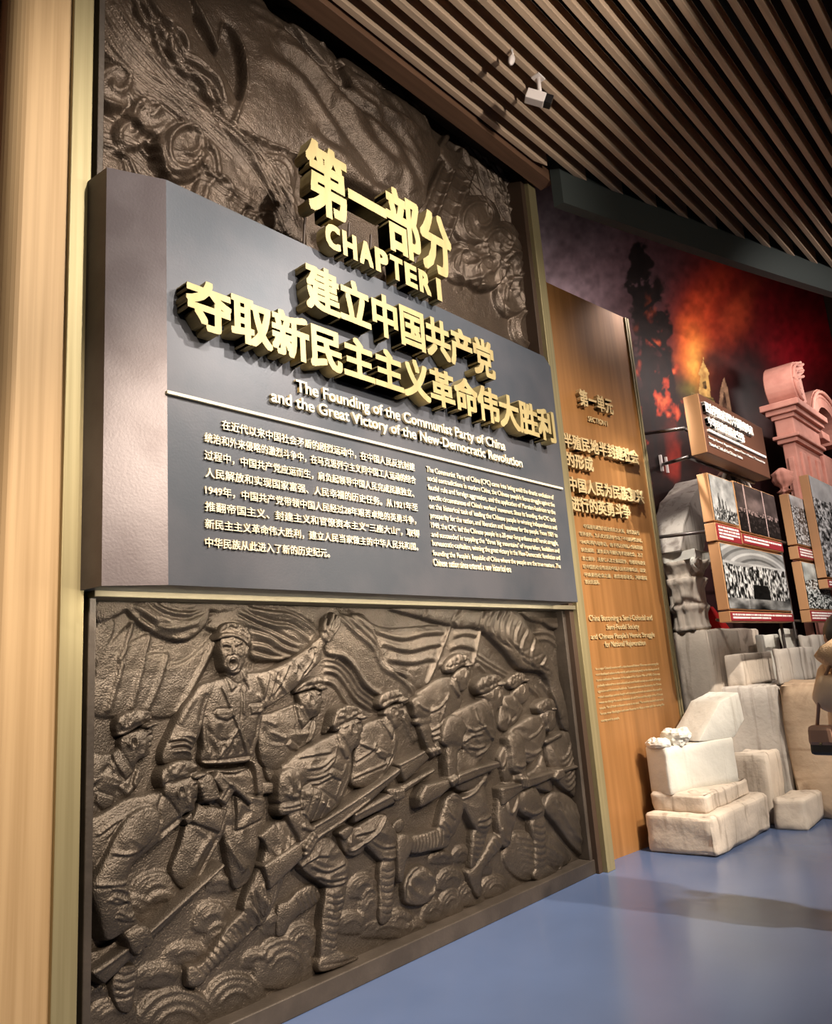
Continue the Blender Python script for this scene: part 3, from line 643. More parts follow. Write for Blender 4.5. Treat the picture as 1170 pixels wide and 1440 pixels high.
# fist at the hip
f1.poly(Z2("825 650,900 625,945 650,962 700,980 760,960 792,900 802,880 826,842 802,825 740"),.06,.55,.05)
for i in range(4): f1.cap(Z2(f"{850+8*i} {715+26*i},{885+14*i} {725+22*i},{925+12*i} {735+16*i}"),.016,.013,.098)
o1 = f1.make('soldier', BR, lr, zmin=.1); o1['label']='shouting soldier with raised arm'
capmesh(Z1,"412 178,425 132,470 112,530 114,580 142,605 185,607 222,592 258,560 215,500 192,440 196","406 218,420 188,470 178,540 194,580 226,592 264,560 232,500 206,440 208",o1,.105,.0045,("415 172,480 150,550 168,600 210","470 115,478 150"))
p1 = Relief(.12,.0035); p1.cloth = False; p1.poly(Z4("258 150,285 104,310 112,370 170,400 200,376 232,333 306,284 268,312 225"),.0,.25,.025,False).cap(Z4("360 180,420 232,476 284"),.016,.013,.0).st(Z4("300 130,370 195"),.006,.008).st(Z4("350 200,312 270"),.005,-.006)
p1.make('pistol', BR, o1)
# ---- upper left soldier, head and chest
f2 = Relief(.03,.0035); z = Z2
f2.poly(z("60 490,150 488,230 485,280 448,340 420,400 560,432 600,458 640,410 720,350 790,230 860,60 950"),.0,.45,.06)
f2.poly(z("300 395,330 360,420 325,500 298,520 330,535 384,514 402,522 430,500 450,506 480,480 510,430 530,402 570,372 610,320 540,295 450"),.02,.6,.06)
f2.st(ell(z("380 415")[0],5.2,9,10,-1,4.4),.0055,.013).st(z("378 400,380 430"),.005,-.012)
f2.st(z("470 352,515 338"),.007,.010).st(z("480 366,516 356"),.006,-.011).st(z("500 405,485 420"),.006,-.008).st(z("490 445,510 447"),.005,-.011).st(z("450 400,460 450,440 500"),.012,.007).st(z("310 390,340 370,420 350"),.007,-.008).st(z("330 380,350 440"),.010,.006)
f2.poly(z("240 470,282 450,330 540,378 615,335 662,285 600,255 540"),.045,.3,.018,False).poly(z("378 690,410 600,440 580,455 640,400 740"),.035,.3,.02,False)
f2.poly(z("120 820,135 760,250 795,240 850,180 870"),.04,.25,.014,False)
f2.st(z("250 600,270 680,275 760"),.012,-.008).st(z("110 740,160 640,230 560"),.016,-.010).st(z("110 700,180 620"),.014,.01).st(z("300 700,340 760,400 690"),.012,.009).st(z("240 545,262 620,280 720"),.010,.010)
for t in ("60 200,150 230,230 300","60 250,150 270,220 330","60 170,120 190,200 240","100 420,180 370,240 380","100 450,180 395,240 400","520 240,580 222,660 250","520 262,590 242,680 270","530 300,590 300,640 350"): R2=0
o2 = f2.make('soldier', BR, lr, xr=(1.577,9))
capmesh(z,"265 312,278 250,340 205,430 184,500 194,517 232,512 256,430 300,340 352,282 366,276 340","470 302,520 276,562 280,520 302,480 312",o2,.075,.0045,("280 345,350 320,430 280,510 240",))
# ---- lower left soldier bending forward with a rifle
f3 = Relief(.075,.0035); 
f3.poly(z("60 965,130 920,200 883,330 805,450 772,560 752,622 772,692 850,738 935,690 990,620 1050,560 1110,480 1170,350 1260,60 1290"),.0,.45,.075)
f3.poly(z("598 720,610 680,650 680,740 655,815 636,832 690,842 750,826 768,832 800,810 830,816 860,790 886,750 892,712 925,690 880,640 810,600 770"),.025,.6,.06)
f3.st(ell(z("706 755")[0],5.4,9.5,10,-1,4.4),.0055,.013).st(z("704 735,706 770"),.005,-.012)
f3.st(z("780 690,826 682"),.007,.010).st(z("790 705,826 698"),.006,-.011).st(z("800 790,825 795"),.005,-.011).st(z("760 740,770 800,750 860"),.014,.007).st(z("640 690,720 668,790 650"),.006,-.008)
f3.st(z("600 770,560 850,570 960"),.012,-.010).st(z("560 1100,640 1030,720 960"),.014,.012).st(z("570 1040,650 980,715 930"),.012,-.010)
f3.poly(z("735 935,790 890,800 950,760 975"),.02,.3,.03,False)
z = Z3
f3.poly(z("330 -110,420 -190,520 -222,578 -170,572 -70,500 40,425 110,382 200,352 290,365 350,404 500,432 592,340 645,212 700,150 520,100 345,150 230,210 110,260 0"),.065,.55,.085)
for t in ("110 325,220 320,340 300,400 190","220 345,300 350,355 380","230 400,310 420,370 440","270 500,350 540,402 512","260 540,330 560,410 555","240 100,330 110,420 90","200 420,280 440,350 420","160 -10,250 -80,350 -150","230 0,320 -110,400 -170"): f3.st(z(t),.012,.012); f3.st(z(t)+np.array([0,2.4]),.009,-.010)
f3.poly(z("335 660,430 600,500 612,524 690,510 722,480 746,440 762,415 796,380 780,350 712"),.10,.55,.05)
for i in range(4): f3.cap(z(f"{440+18*i} {640+14*i},{480+12*i} {672+14*i},{470+4*i} {708+10*i}") if i<3 else z("430 690,445 730,420 780"),.014,.011,.105)
f3.cap(z("360 690,400 740,410 785"),.015,.012,.09)
f3.poly(z("235 1010,280 890,420 880,400 1080,378 1190,300 1190,250 1090"),-.02,.5,.06)
for i in range(4): f3.st(z(f"{265-6*i} {925+55*i},{330-4*i} {940+52*i},{405-8*i} {915+52*i}"),.006,-.008)
f3.poly(z("60 800,200 740,330 640,340 800,240 900,60 920"),-.035,.4,.04)
o3 = f3.make('soldier', BR, lr, zmin=.1, xr=(1.577,9)); o3['label']='soldier bending low at the lower left'
capmesh(Z2,"578 690,574 650,600 590,670 545,740 530,802 540,828 572,826 622,740 662,660 692,600 722","795 652,830 626,904 626,862 646,820 662",o3,.125,.0045,("590 705,680 665,760 630,826 605",))
def rifle(par, z, parts, base, g=.0055, lines=(), k=.35, H=.035):
    r = Relief(base,g,.0012); r.cloth = False
    for t in parts: r.poly(z(t),0,k,H,False)
    for t in lines: r.st(z(t),.006,.010,taper=False,sm=False)
    return r.make('rifle', BR, par, zmin=.1, xr=(1.577,9))
rifle(o3,Z3,("85 920,350 738,500 620,880 275,1005 168,1022 186,908 292,520 682,385 812,190 1002,120 945",),.135,.0045,("110 930,360 752,500 640,890 290,1010 178","100 905,352 738"))
# ---- soldier behind the commander
f4 = Relief(.022,.0038); z = Z5
f4.poly(z("30 380,110 350,200 318,290 288,330 320,362 400,412 398,424 440,400 540,300 612,220 702,150 765,50 700,20 560"),.0,.42,.06)
f4.poly(z("62 600,120 640,190 740,140 830,80 790"),.0,.4,.04)
f4.poly(z("300 235,320 215,400 195,460 188,465 240,476 278,456 302,458 340,430 378,392 388,362 425,320 340,308 280"),.02,.6,.06)
f4.st(ell(z("376 270")[0],4.6,8.4,10,-1,4.4),.0055,.013).st(z("375 255,377 285"),.005,-.012).st(z("430 235,462 230"),.007,-.010).st(z("425 224,460 218"),.006,.010).st(z("440 320,456 322"),.005,-.010).st(z("400 300,405 350"),.012,.007).st(z("320 230,370 215"),.008,.008)
f4.poly(z("288 300,322 318,370 408,326 457,300 400"),.04,.3,.018,False).poly(z("360 560,385 470,412 402,420 440,395 530"),.03,.3,.018,False).poly(z("215 575,235 540,310 590,300 612,240 600"),.04,.2,.012,False)
f4.st(z("100 480,180 520,210 520"),.012,.010).st(z("60 450,100 540,200 560"),.012,-.008).st(z("270 430,290 520,300 600"),.010,-.008).st(z("60 400,150 440"),.014,.008)
o4 = f4.make('soldier', BR, lr)
capmesh(z,"282 215,300 175,370 122,430 100,466 114,474 150,420 180,330 206","436 186,465 163,502 185,462 198",o4,.066,.0045,("290 205,360 170,465 150",))
# ---- front soldier, striding
f5 = Relief(.06,.004)
f5.poly(Z4("610 420,700 400,765 480,772 560,700 700,640 850,580 980,540 1022,490 985,440 930,460 830,520 700,560 600"),.0,.5,.085)
f5.poly(Z4("440 930,490 985,522 1015,400 1135,290 1245,240 1295,185 1372,110 1372,104 1275,130 1247,190 1240,260 1150,350 1010"),.0,.6,.06)
for i in range(11): f5.st(Z4(f"{425-27*i} {950+29*i},{462-27*i} {985+30*i},{488-26*i} {1035+29*i}"),.006,-.009)
for t in ("480 800,500 900,530 990","540 760,560 860,560 960","600 720,600 800,580 900","640 560,620 680,560 780","455 880,520 960,540 1010","700 480,680 560,650 640"): f5.st(Z4(t),.013,.013); f5.st(Z4(t)+np.array([3,0]),.011,-.011)
f5.poly(Z4("750 500,900 488,962 500,1040 600,1072 670,1052 762,1000 802,940 792,800 692,740 600"),.01,.5,.09)
f5.poly(Z4("935 785,1042 785,1015 950,992 1080,992 1175,900 1225,888 1150,900 950,918 850"),.005,.55,.07)
for i in range(8): f5.st(Z4(f"{925-3*i} {835+42*i},{980-3*i} {850+42*i},{1030-6*i} {832+42*i}"),.006,-.008)
f5.poly(Z4("890 1212,990 1160,1060 1178,1116 1195,1112 1216,1000 1262,890 1286"),.02,.5,.06)
f5.st(Z4("895 1245,1000 1230,1110 1200"),.006,-.008)
for t in ("830 660,920 690,1030 640","860 720,950 745,1050 720","920 770,980 775,1045 750","800 640,860 600,930 600"): f5.st(Z4(t),.013,.012); f5.st(Z4(t)+np.array([0,3]),.010,-.010)
f5.poly(z("200 745,240 690,290 640,420 560,520 508,580 480,645 482,692 590,668 640,672 750,645 860,600 965,560 1015,400 1115,320 1060,320 900"),.015,.45,.09)
for t in ("300 660,400 640,520 620","340 740,450 720,540 640","345 810,430 800,500 760","360 850,440 830,520 780","560 560,540 660,460 760","620 700,590 800,540 960","660 700,640 800,570 960"): f5.st(z(t),.013,.011); f5.st(z(t)+np.array([0,2.6]),.010,-.009)
f5.poly(z("168 830,188 765,260 728,332 760,348 830,332 900,328 955,185 978,168 920"),.045,.55,.08)
f5.poly(z("182 985,320 948,332 1020,190 1058"),.06,.4,.05)
for t in ("190 1000,260 990,325 970","190 1030,260 1020,328 1000"): f5.st(z(t),.007,.010)
for t in ("200 900,250 930,310 920","230 770,250 850,240 920","290 760,310 830,300 900"): f5.st(z(t),.012,.010)
f5.poly(Z4("700 365,785 338,850 440,872 500,842 572,790 592,755 490"),.055,.55,.055)
for i in range(4): f5.cap(Z4(f"{848-16*i} {478+26*i},{862-16*i} {502+26*i},{838-14*i} {532+20*i}"),.0145,.011,.105)
f5.cap(Z4("790 430,830 445,850 440"),.014,.011,.09)
f5.poly(z("332 882,385 848,560 968,482 1085,400 1105,328 1045"),.075,.25,.025,False)
for t in ("402 870,360 1060","448 905,400 1090","500 940,445 1100"): f5.st(z(t),.005,-.009,taper=False)
for t in ("365 905","408 935","455 970","500 1000"): f5.st(np.vstack([z(t),z(t)+[.5,.5]]),.008,.012,taper=False)
f5.poly(z("508 765,530 738,600 770,588 812,540 800"),.085,.2,.012,False)
f5.poly(z("572 500,600 425,650 400,738 385,738 430,750 476,727 500,737 530,716 590,682 596,652 645,610 590"),.04,.6,.065)
f5.st(ell(z("664 466")[0],4.8,8.6,10,-1,4.4),.0055,.013).st(z("663 450,665 482"),.005,-.014).st(z("695 430,735 424"),.007,-.011).st(z("690 418,736 410"),.006,.010).st(z("715 548,733 550"),.005,-.011).st(z("690 480,695 540"),.012,.008).st(z("600 455,640 430"),.008,.008)
f5.poly(z("572 490,620 560,655 620,650 662,622 662,590 590"),.09,.25,.015,False)
f5.poly(Z4("528 490,620 408,650 450,612 600,580 580,560 520"),.03,.35,.04,False)
f5.st(Z4("705 690,722 740,790 650,885 560"),.009,.016)
o5 = f5.make('soldier', BR, lr, zmin=.1); o5['label']='striding soldier with rifle in the foreground'
capmesh(z,"535 442,524 490,546 390,570 330,640 300,710 310,742 338,737 372,660 412,600 462,560 482","718 386,760 371,788 382,742 400",o5,.135,.0048,("560 455,640 405,735 352",))
rifle(o5,Z4,("553 662,755 528,800 570,800 600,592 802","760 535,840 428,1000 328,1170 212,1350 82,1362 112,1170 292,980 432,880 512,800 590"),.135,.0048,("845 432,1000 338,1170 225,1350 95","870 490,1000 410,1170 275"))
# ---- soldier beside him
f6 = Relief(.04,.0045)
f6.poly(z("672 730,690 600,740 440,870 388,912 378,962 448,988 530,962 650,922 762,822 852,740 872,665 840"),.0,.45,.075)
f6.poly(z("886 360,910 318,960 300,1020 282,1022 330,1036 360,1015 382,1022 410,990 452,962 460,925 400"),.025,.6,.06)
f6.st(ell(z("950 345")[0],4.6,8,10,-1,4.4),.0055,.013).st(z("980 325,1020 318"),.008,-.011).st(z("995 410,1018 412"),.006,-.010).st(z("970 350,980 400"),.012,.007)
for t in ("690 690,760 640,820 600","720 560,800 600,830 560","680 800,760 760,900 700","960 500,950 620,880 760","980 520,970 640,830 850"): f6.st(z(t),.012,.011); f6.st(z(t)+np.array([0,2.6]),.010,-.009)
f6.poly(z("835 625,850 605,910 630,900 672,850 655"),.06,.2,.012,False); f6.poly(z("870 400,912 380,955 480,940 530,900 460"),.06,.25,.015,False)
z = Z6
f6.poly(z("185 590,300 500,400 460,460 540,498 620,482 782,400 795,330 740,270 680"),.0,.5,.075).poly(z("90 570,200 550,270 690,230 745,150 745,100 650"),-.01,.45,.06)
f6.poly(z("378 805,475 790,465 1000,450 1180,370 1215,368 1000"),.0,.55,.06)
for i in range(7): f6.st(z(f"{378} {850+48*i},{420} {862+48*i},{468} {845+48*i}"),.006,-.008)
for t in ("300 640,380 690,480 680","380 760,430 770,485 755","200 610,260 590,330 560"): f6.st(z(t),.012,.010); f6.st(z(t)+np.array([0,2.6]),.010,-.009)
f6.poly(Z4("700 860,760 800,850 770,892 850,830 910,760 955,705 1015,680 1065,628 1065,638 900"),-.02,.5,.05)
for i in range(5): f6.st(Z4(f"{735+30*i} {850-14*i},{760+28*i} {900-14*i},{775+28*i} {935-16*i}"),.006,-.008)
f6.poly(z("430 290,520 282,542 320,520 362,470 375,440 340"),.05,.5,.045)
for i in range(4): f6.cap(z(f"{482+14*i} {312-4*i},{486+14*i} {340-4*i},{484+14*i} {362-6*i}"),.014,.011,.075)
f6.poly(z("90 590,165 545,190 570,140 640,110 620"),.03,.5,.04)
f6.poly(z("195 360,260 345,275 385,215 425"),.085,.5,.03)
for i in range(4): f6.cap(z(f"{205+18*i} {372-6*i},{214+18*i} {392-6*i},{218+18*i} {412-8*i}"),.013,.010,.095)
f6.poly(z("460 540,520 490,545 540,500 600"),-.01,.5,.05)
f6.st(z("440 395,350 560,240 670,170 712,148 690,165 600"),.010,.02)
o6 = f6.make('soldier', BR, lr, zmin=.1)
capmesh(Z5,"848 282,868 230,930 194,990 190,1016 214,1024 256,950 286,900 322,860 312","1000 276,1030 250,1062 258,1022 282",o6,.092,.0055,("862 295,930 262,1018 235",))
rifle(o6,Z6,("185 455,470 298,740 148,752 172,545 312,462 392,200 525",),.085,.0055,("200 470,470 325,745 160",))
# ---- soldier above, rolled sleeve
f7 = Relief(.03,.006); z = Z7
f7.poly(z("140 420,180 378,300 288,420 278,482 400,502 440,452 560,402 600,392 650,400 800,330 862,290 800,250 690,245 560,220 500"),.0,.45,.075)
f7.poly(z("425 280,440 240,470 215,540 192,546 250,552 280,530 302,536 340,510 378,488 380,455 320"),.03,.6,.06)
f7.st(ell(z("486 248")[0],4.6,8,10,-1,4.4),.0055,.013).st(z("510 228,545 222"),.008,-.011).st(z("515 340,535 342"),.006,-.010).st(z("505 260,515 310"),.012,.007)
f7.poly(z("120 440,210 415,255 520,245 575,148 582,128 520"),.035,.55,.07).poly(z("148 592,252 565,248 622,153 632"),.045,.4,.045).poly(z("168 640,242 622,262 740,295 800,332 840,262 882,220 800"),.03,.6,.05)
for i in range(3): f7.cap(z(f"{255+28*i} {835-10*i},{270+26*i} {862-12*i}"),.016,.012,.065)
for t in ("260 540,330 500,380 430","260 690,320 650,370 600","270 720,340 690,385 650","300 750,350 720,395 700","390 400,360 520,330 620","410 320,450 390,490 430","150 470,190 510,245 530"): f7.st(z(t),.013,.012); f7.st(z(t)+np.array([0,2.6]),.010,-.009)
f7.poly(z("412 300,440 290,482 400,458 430,430 360"),.055,.25,.015,False)
o7 = f7.make('soldier', BR, lr, zmin=.1)
capmesh(z,"358 192,378 150,440 104,500 104,542 130,548 166,460 212,420 244,366 240","522 188,570 171,582 181,546 196",o7,.085,.006,("370 215,450 180,545 150",))
rifle(o7,z,("8 932,205 828,248 882,80 1042,58 1062",),.085,.006,("12 936,206 834",))
# ---- centre right soldier, rifle across, running
f8 = Relief(.055,.0065)
f8.poly(z("450 850,560 840,640 915,690 1000,665 1110,560 1130,440 1100"),.0,.4,.07)
f8.poly(z("400 580,470 518,600 458,690 432,745 520,752 600,742 720,682 832,620 915,560 862,490 782,500 700,480 600"),.01,.45,.085)
f8.poly(z("355 650,400 568,480 578,525 660,502 720,480 795,356 762"),.045,.55,.075).poly(z("352 732,478 782,466 828,356 784"),.055,.4,.045).poly(z("376 790,452 808,446 950,462 1012,450 1085,400 1095,376 1000"),.04,.6,.05)
for i in range(3): f8.cap(z(f"{408+18*i} {1060-14*i},{420+18*i} {1085-14*i}"),.017,.013,.095)
f8.poly(z("640 415,690 385,780 332,798 390,802 430,790 452,796 492,760 505,740 545,690 460"),.04,.6,.06)
f8.st(ell(z("736 398")[0],4.6,8,10,-1,4.4),.0055,.013).st(z("760 370,796 362"),.009,-.011).st(z("775 465,796 462"),.007,-.010).st(z("758 410,770 460"),.013,.007)
for t in ("530 660,580 680,660 640","510 770,560 720,640 700","540 800,600 810,660 790","600 870,660 830,720 770","640 640,700 720,740 760","700 480,720 580,740 700","580 500,600 600,640 640"): f8.st(z(t),.014,.013); f8.st(z(t)+np.array([0,2.8]),.011,-.010)
f8.st(z("640 650,690 720,720 740"),.009,.014)
z = Z6
f8.poly(z("840 340,900 320,955 400,925 520,868 630,800 660,770 580,800 430"),.0,.5,.08).poly(z("940 350,1080 265,1115 380,1145 500,1115 590,1040 580,960 430"),.01,.5,.08)
f8.poly(z("1015 575,1112 585,1070 720,1035 810,1000 840,998 700"),.0,.55,.06).poly(z("585 622,680 590,770 568,852 620,835 690,700 722,585 732"),.0,.6,.06)
for i in range(9): f8.st(z(f"{612+22*i} {614-5*i},{618+22*i} {665-4*i},{612+22*i} {728-6*i}"),.007,-.008)
for i in range(5): f8.st(z(f"{1014} {620+40*i},{1050-4*i} {632+40*i},{1090-10*i} {622+40*i}"),.007,-.008)
f8.poly(z("493 625,560 598,598 640,592 700,552 800,532 925,505 925,493 800"),.02,.5,.05)
for t in ("770 530,810 560,840 620","800 500,830 540,860 590","1040 540,1090 545,1140 510","1030 510,1080 500,1130 470","820 400,840 460,880 500"): f8.st(z(t),.014,.013); f8.st(z(t)+np.array([0,2.8]),.011,-.010)
f8.st(z("860 300,905 330,950 350,1030 290,1105 200"),.012,.02)
o8 = f8.make('soldier', BR, lr, zmin=.1)
capmesh(Z7,"598 372,600 320,640 275,710 255,770 265,788 312,752 352,690 392,630 405","768 332,802 311,824 330,790 344",o8,.115,.0065,("610 380,690 345,780 300",))
rifle(o8,Z7,("455 1010,600 950,762 908,775 950,560 1045,450 1088","215 1085,380 1045,415 1090,330 1170,180 1255,170 1180"),.125,.0065,("470 1010,600 962,765 920",))
# ---- head and shoulder between them
f9 = Relief(.018,.0065); z = Z7
f9.poly(z("770 500,800 418,880 408,932 480,952 520,902 600,822 682,760 645"),.0,.45,.06)
f9.poly(z("868 400,900 350,970 310,992 340,982 370,992 420,962 462,930 475"),.02,.6,.055)
f9.st(ell(z("922 372")[0],4.2,7.5,10,-1,4.4),.0055,.013).st(z("800 450,840 560,830 640"),.014,.011).st(z("870 430,910 520"),.012,.012).st(z("890 560,850 600"),.012,-.01)
o9 = f9.make('soldier', BR, lr)
capmesh(z,"828 312,840 280,890 245,940 245,968 280,930 332,880 362,840 352","948 302,986 289,1002 300,972 312",o9,.062,.0065,())
# ---- right soldier with rifle at the waist
f10 = Relief(.055,.0075); z = Z8
f10.poly(z("300 500,350 400,400 330,400 600,350 680,320 580"),-.02,.45,.05)
f10.poly(z("390 600,480 610,560 560,600 480,622 560,672 700,650 740,560 722,450 720,380 700"),-.015,.45,.06)
f10.poly(z("300 850,320 700,440 690,445 800,425 890,400 1010,380 1100,340 1112,300 980"),.0,.5,.07).poly(z("430 760,550 710,600 800,618 870,604 912,540 925,450 870"),.01,.5,.075)
f10.poly(z("522 930,612 908,618 1100,625 1240,550 1272,540 1100"),.005,.55,.06).poly(z("545 1270,630 1230,680 1262,716 1280,702 1306,560 1338"),.015,.5,.05)
f10.poly(z("300 1030,335 1095,255 1200,192 1290,192 1440,150 1440,88 1282,130 1250,200 1150,260 1040"),.0,.55,.06)
for i in range(6): f10.st(z(f"{530} {970+45*i},{575} {985+45*i},{618} {968+45*i}"),.008,-.009)
for i in range(3): f10.st(z(f"{262-30*i} {1060+50*i},{285-30*i} {1100+50*i},{300-30*i} {1130+50*i}"),.008,-.008)
f10.poly(z("380 345,450 268,530 222,602 228,625 300,624 370,592 462,520 545,470 505,462 420"),.01,.45,.085)
f10.poly(z("372 362,445 348,474 420,485 602,400 595,384 480"),.045,.55,.065).poly(z("442 625,480 600,512 650,502 702,470 712,448 662"),.06,.55,.045)
for i in range(3): f10.cap(z(f"{455+18*i} {650},{465+18*i} {675},{468+16*i} {700}"),.016,.013,.088)
f10.poly(z("585 215,640 182,692 186,682 230,692 270,672 320,640 330,615 280"),.035,.6,.055)
f10.st(ell(z("640 225")[0],4.2,7.5,10,-1,4.4),.0055,.013).st(z("625 300,640 340,632 375"),.012,.016)
for t in ("480 470,540 480,600 440","490 500,550 490,590 460","500 380,560 340,600 280","600 260,612 340,590 440","400 560,440 570,475 550","310 620,360 560,380 480","470 860,540 890,600 860","330 980,350 1050,390 1080"): f10.st(z(t),.015,.013); f10.st(z(t)+np.array([0,2.8]),.011,-.010)
f10.st(z("590 445,570 500,520 548"),.009,.014).st(z("362 800,370 870,400 870,440 770"),.012,.02)
o10 = f10.make('soldier', BR, lr, zmin=.1)
capmesh(z,"562 172,580 130,630 104,672 114,684 160,640 192,590 218","664 182,690 169,698 182,672 190",o10,.105,.0075,())
rifle(o10,z,("318 712,450 678,500 640,690 588,862 548,867 572,740 612,560 694,470 724,332 836",),.115,.0075,("330 716,450 690,505 652,695 600,862 558",))
f10b = Relief(.16,.0075); f10b.poly(z("698 592,735 578,748 630,700 662,680 640"),-.01,.5,.03)
for i in range(3): f10b.cap(z(f"{700+14*i} {596-4*i},{706+14*i} {625-4*i}"),.014,.011,.0)
f10b.make('hand', BR, o10)
# ---- draped figure sheltering at the far right
f11 = Relief(.025,.008)
f11.poly(z("620 420,640 380,680 335,760 325,850 345,872 450,882 600,902 780,862 805,780 745,700 685,640 560"),.0,.45,.07)
f11.poly(z("660 740,760 755,870 850,932 860,970 1180,905 1195,800 1105,700 975,615 850"),.01,.4,.07)
for i in range(7): f11.st(z(f"{640+8*i} {430+36*i},{700+10*i} {520+34*i},{760+6*i} {480+38*i},{790+8*i} {400+38*i}"),.016,.014)
for i in range(6): f11.st(z(f"{680+34*i} {800+14*i},{740+34*i} {920+20*i},{850+18*i} {1080+14*i}"),.018,.014)
f11.cap(z("620 400,680 370,720 350"),.022,.016,.05); f11.poly(z("790 360,830 338,862 380,850 420,800 410"),.04,.5,.04)
f11.make('draped_figure', BR, lr, zmin=.1, xr=(1.6,5.45))
# ---- round helmet lying between the feet
hm = Relief(.045,.006); hm.poly(Z6("535 1000,545 920,590 845,660 812,725 850,762 930,742 1035,660 1092,560 1082"),.0,.4,.06).st(Z6("560 1060,560 950,610 860,670 830"),.012,-.014).st(Z6("700 870,745 930,735 1000,700 1020"),.014,.014)
hm.make('helmet', BR, lr, zmin=.1)
# ================= UPPER RELIEF =================
BU = M['bronzeup']
ur_ = empty('bronze_relief',(3.5,3.35,3.9),'upper brown bronze relief of a waving flag, watchtower and swirling smoke above the sign','relief')
HS = 1.0
R = Relief(0,.007,.0025); R.cloth = False; P = R.poly; S = R.st
# flowing smoke, left
P(U1("40 -40,260 -40,340 110,430 280,560 380,700 520,860 640,980 1000,760 860,600 760,420 620,260 460,150 260,60 100"),.02,.3,.05,lip=3)
P(U1("250 -40,480 -40,520 120,620 260,700 440,680 510,560 420,440 300,380 180,290 90"),.035,.4,.06,lip=4)
for t in ("265 -20,290 80,380 140,420 220,500 270,600 340,640 440","280 -20,330 70,400 110,450 210,540 270,630 360","310 -20,380 90,450 140,480 210","350 100,360 180,420 270,520 340,600 460","372 105,385 180,450 260,550 330,620 440","395 110,410 180,480 250,580 320","420 290,520 340,590 400,620 470","440 310,560 390,600 460"):
    S(U1(t),.020,.026); S(U1(t)+np.array([-4,2]),.016,-.022)
for t in ("60 60,150 200,260 330,380 420,500 520,640 640","40 140,140 240,260 380,400 470,540 600","120 0,200 130,300 250,420 380,560 470,700 600,820 760","180 0,250 100,340 230,450 350,600 470,740 620,860 800","60 200,120 280,200 330,280 420,380 450","560 470,660 600,740 700,840 850,900 960","600 480,700 580,790 720,880 880","640 520,760 640,860 800,950 960","680 530,780 640,900 830"):
    S(U1(t),.022,.018); S(U1(t)+np.array([3,-2]),.016,-.014)
swirl(R,U1,190,340,100,1.6,.018,.020,1.0,1.0,.03,.06); swirl(R,U1,320,460,90,1.4,.018,.018,1.0,.3,.02,.05)
swirl(R,U1,475,600,120,1.2,.020,.022,1.05,2.0,.035,.08); S(ell(U1("475 605")[0],24,28,20),.014,.022,taper=False); S(ell(U1("475 605")[0],33,38,20),.012,-.018,taper=False)
for t in ("370 550,380 640,440 700,520 690,570 600","350 560,360 660,430 720,540 710","550 580,600 620,620 720,660 740","540 640,600 720,680 780,740 880","130 400,230 440,300 520,350 530","140 410,240 470,330 560,380 650","150 560,230 600,260 690","180 590,260 620,300 700,330 720","310 580,380 660,410 730","220 540,330 560,400 690,430 740"): S(U1(t),.018,.020); S(U1(t)+np.array([-2,3]),.015,-.016)
swirl(R,U1,250,540,70,1.5,.014,.014); swirl(R,U1,620,800,110,1.4,.016,.014,1.2); swirl(R,U1,800,920,90,1.4,.014,.014)
P(U1("790 620,900 640,940 700,930 840,980 1000,860 900,820 740"),.03,.4,.06)
for t in ("800 640,880 650,920 720","820 660,880 690,900 780,920 860","830 740,880 800,930 900"): S(U1(t),.016,.016)
# big flag
P(np.vstack([U1("520 -30,600 130,625 188,645 80,690 120,720 200,732 330,700 440,680 505,830 578,960 640"),U2("60 700,300 830,430 850,470 720,515 612,490 555,420 430,360 395,250 330,110 260,130 350,40 310,-60 190,-180 40,-260 -40")]),.05,.32,.11)
for t in ("-250 230,-100 330,0 480,100 620,220 760","-180 130,-40 260,80 430,200 600,330 720","-60 560,60 640,180 760,320 800","40 420,180 500,300 620,390 790","180 440,300 480,420 560","-120 -20,0 130,120 300,260 400"): S(U2(t),.07,.035); S(U2(t)+np.array([14,-8]),.06,-.030)
for t in ("520 -20,600 130,625 185,640 90,690 125,722 210,730 330,690 480","685 508,830 580,960 640"): S(U1(t),.016,.026,taper=False)
for t in ("110 262,220 290,330 370,430 450,490 550","0 230,60 300,125 348","0 250,50 320,110 355"): S(U2(t),.016,.026)
for t in ("-60 -20,40 130,20 160,-20 120,-140 0","0 120,50 180,75 240,70 260","20 150,60 200"): S(U2(t),.022,.020)
P(U2("-40 -40,20 140,80 240,60 265,0 230,-120 60"),.03,.4,.05); P(U2("80 235,150 240,260 300,380 400,470 530,400 430,250 340,120 280"),.07,.4,.04)
# watchtower and broken poles
P(U2("515 625,640 700,600 830,520 1010,400 870"),.02,.1,.02,False,lip=4)
for t,w in (("520 620,415 870",.030),("560 660,465 910",.022),("625 700,525 980",.030)): S(U2(t),w,.035,taper=False)
for k in range(5): S(U2(f"{500-18*k} {690+45*k},{600-18*k} {745+50*k}"),.014,.012,taper=False)
P(U2("495 600,540 528,545 560,525 600,580 620,595 600,600 640,560 672,620 700,635 680,632 740,600 730,540 690,500 630"),.05,.4,.05,False)
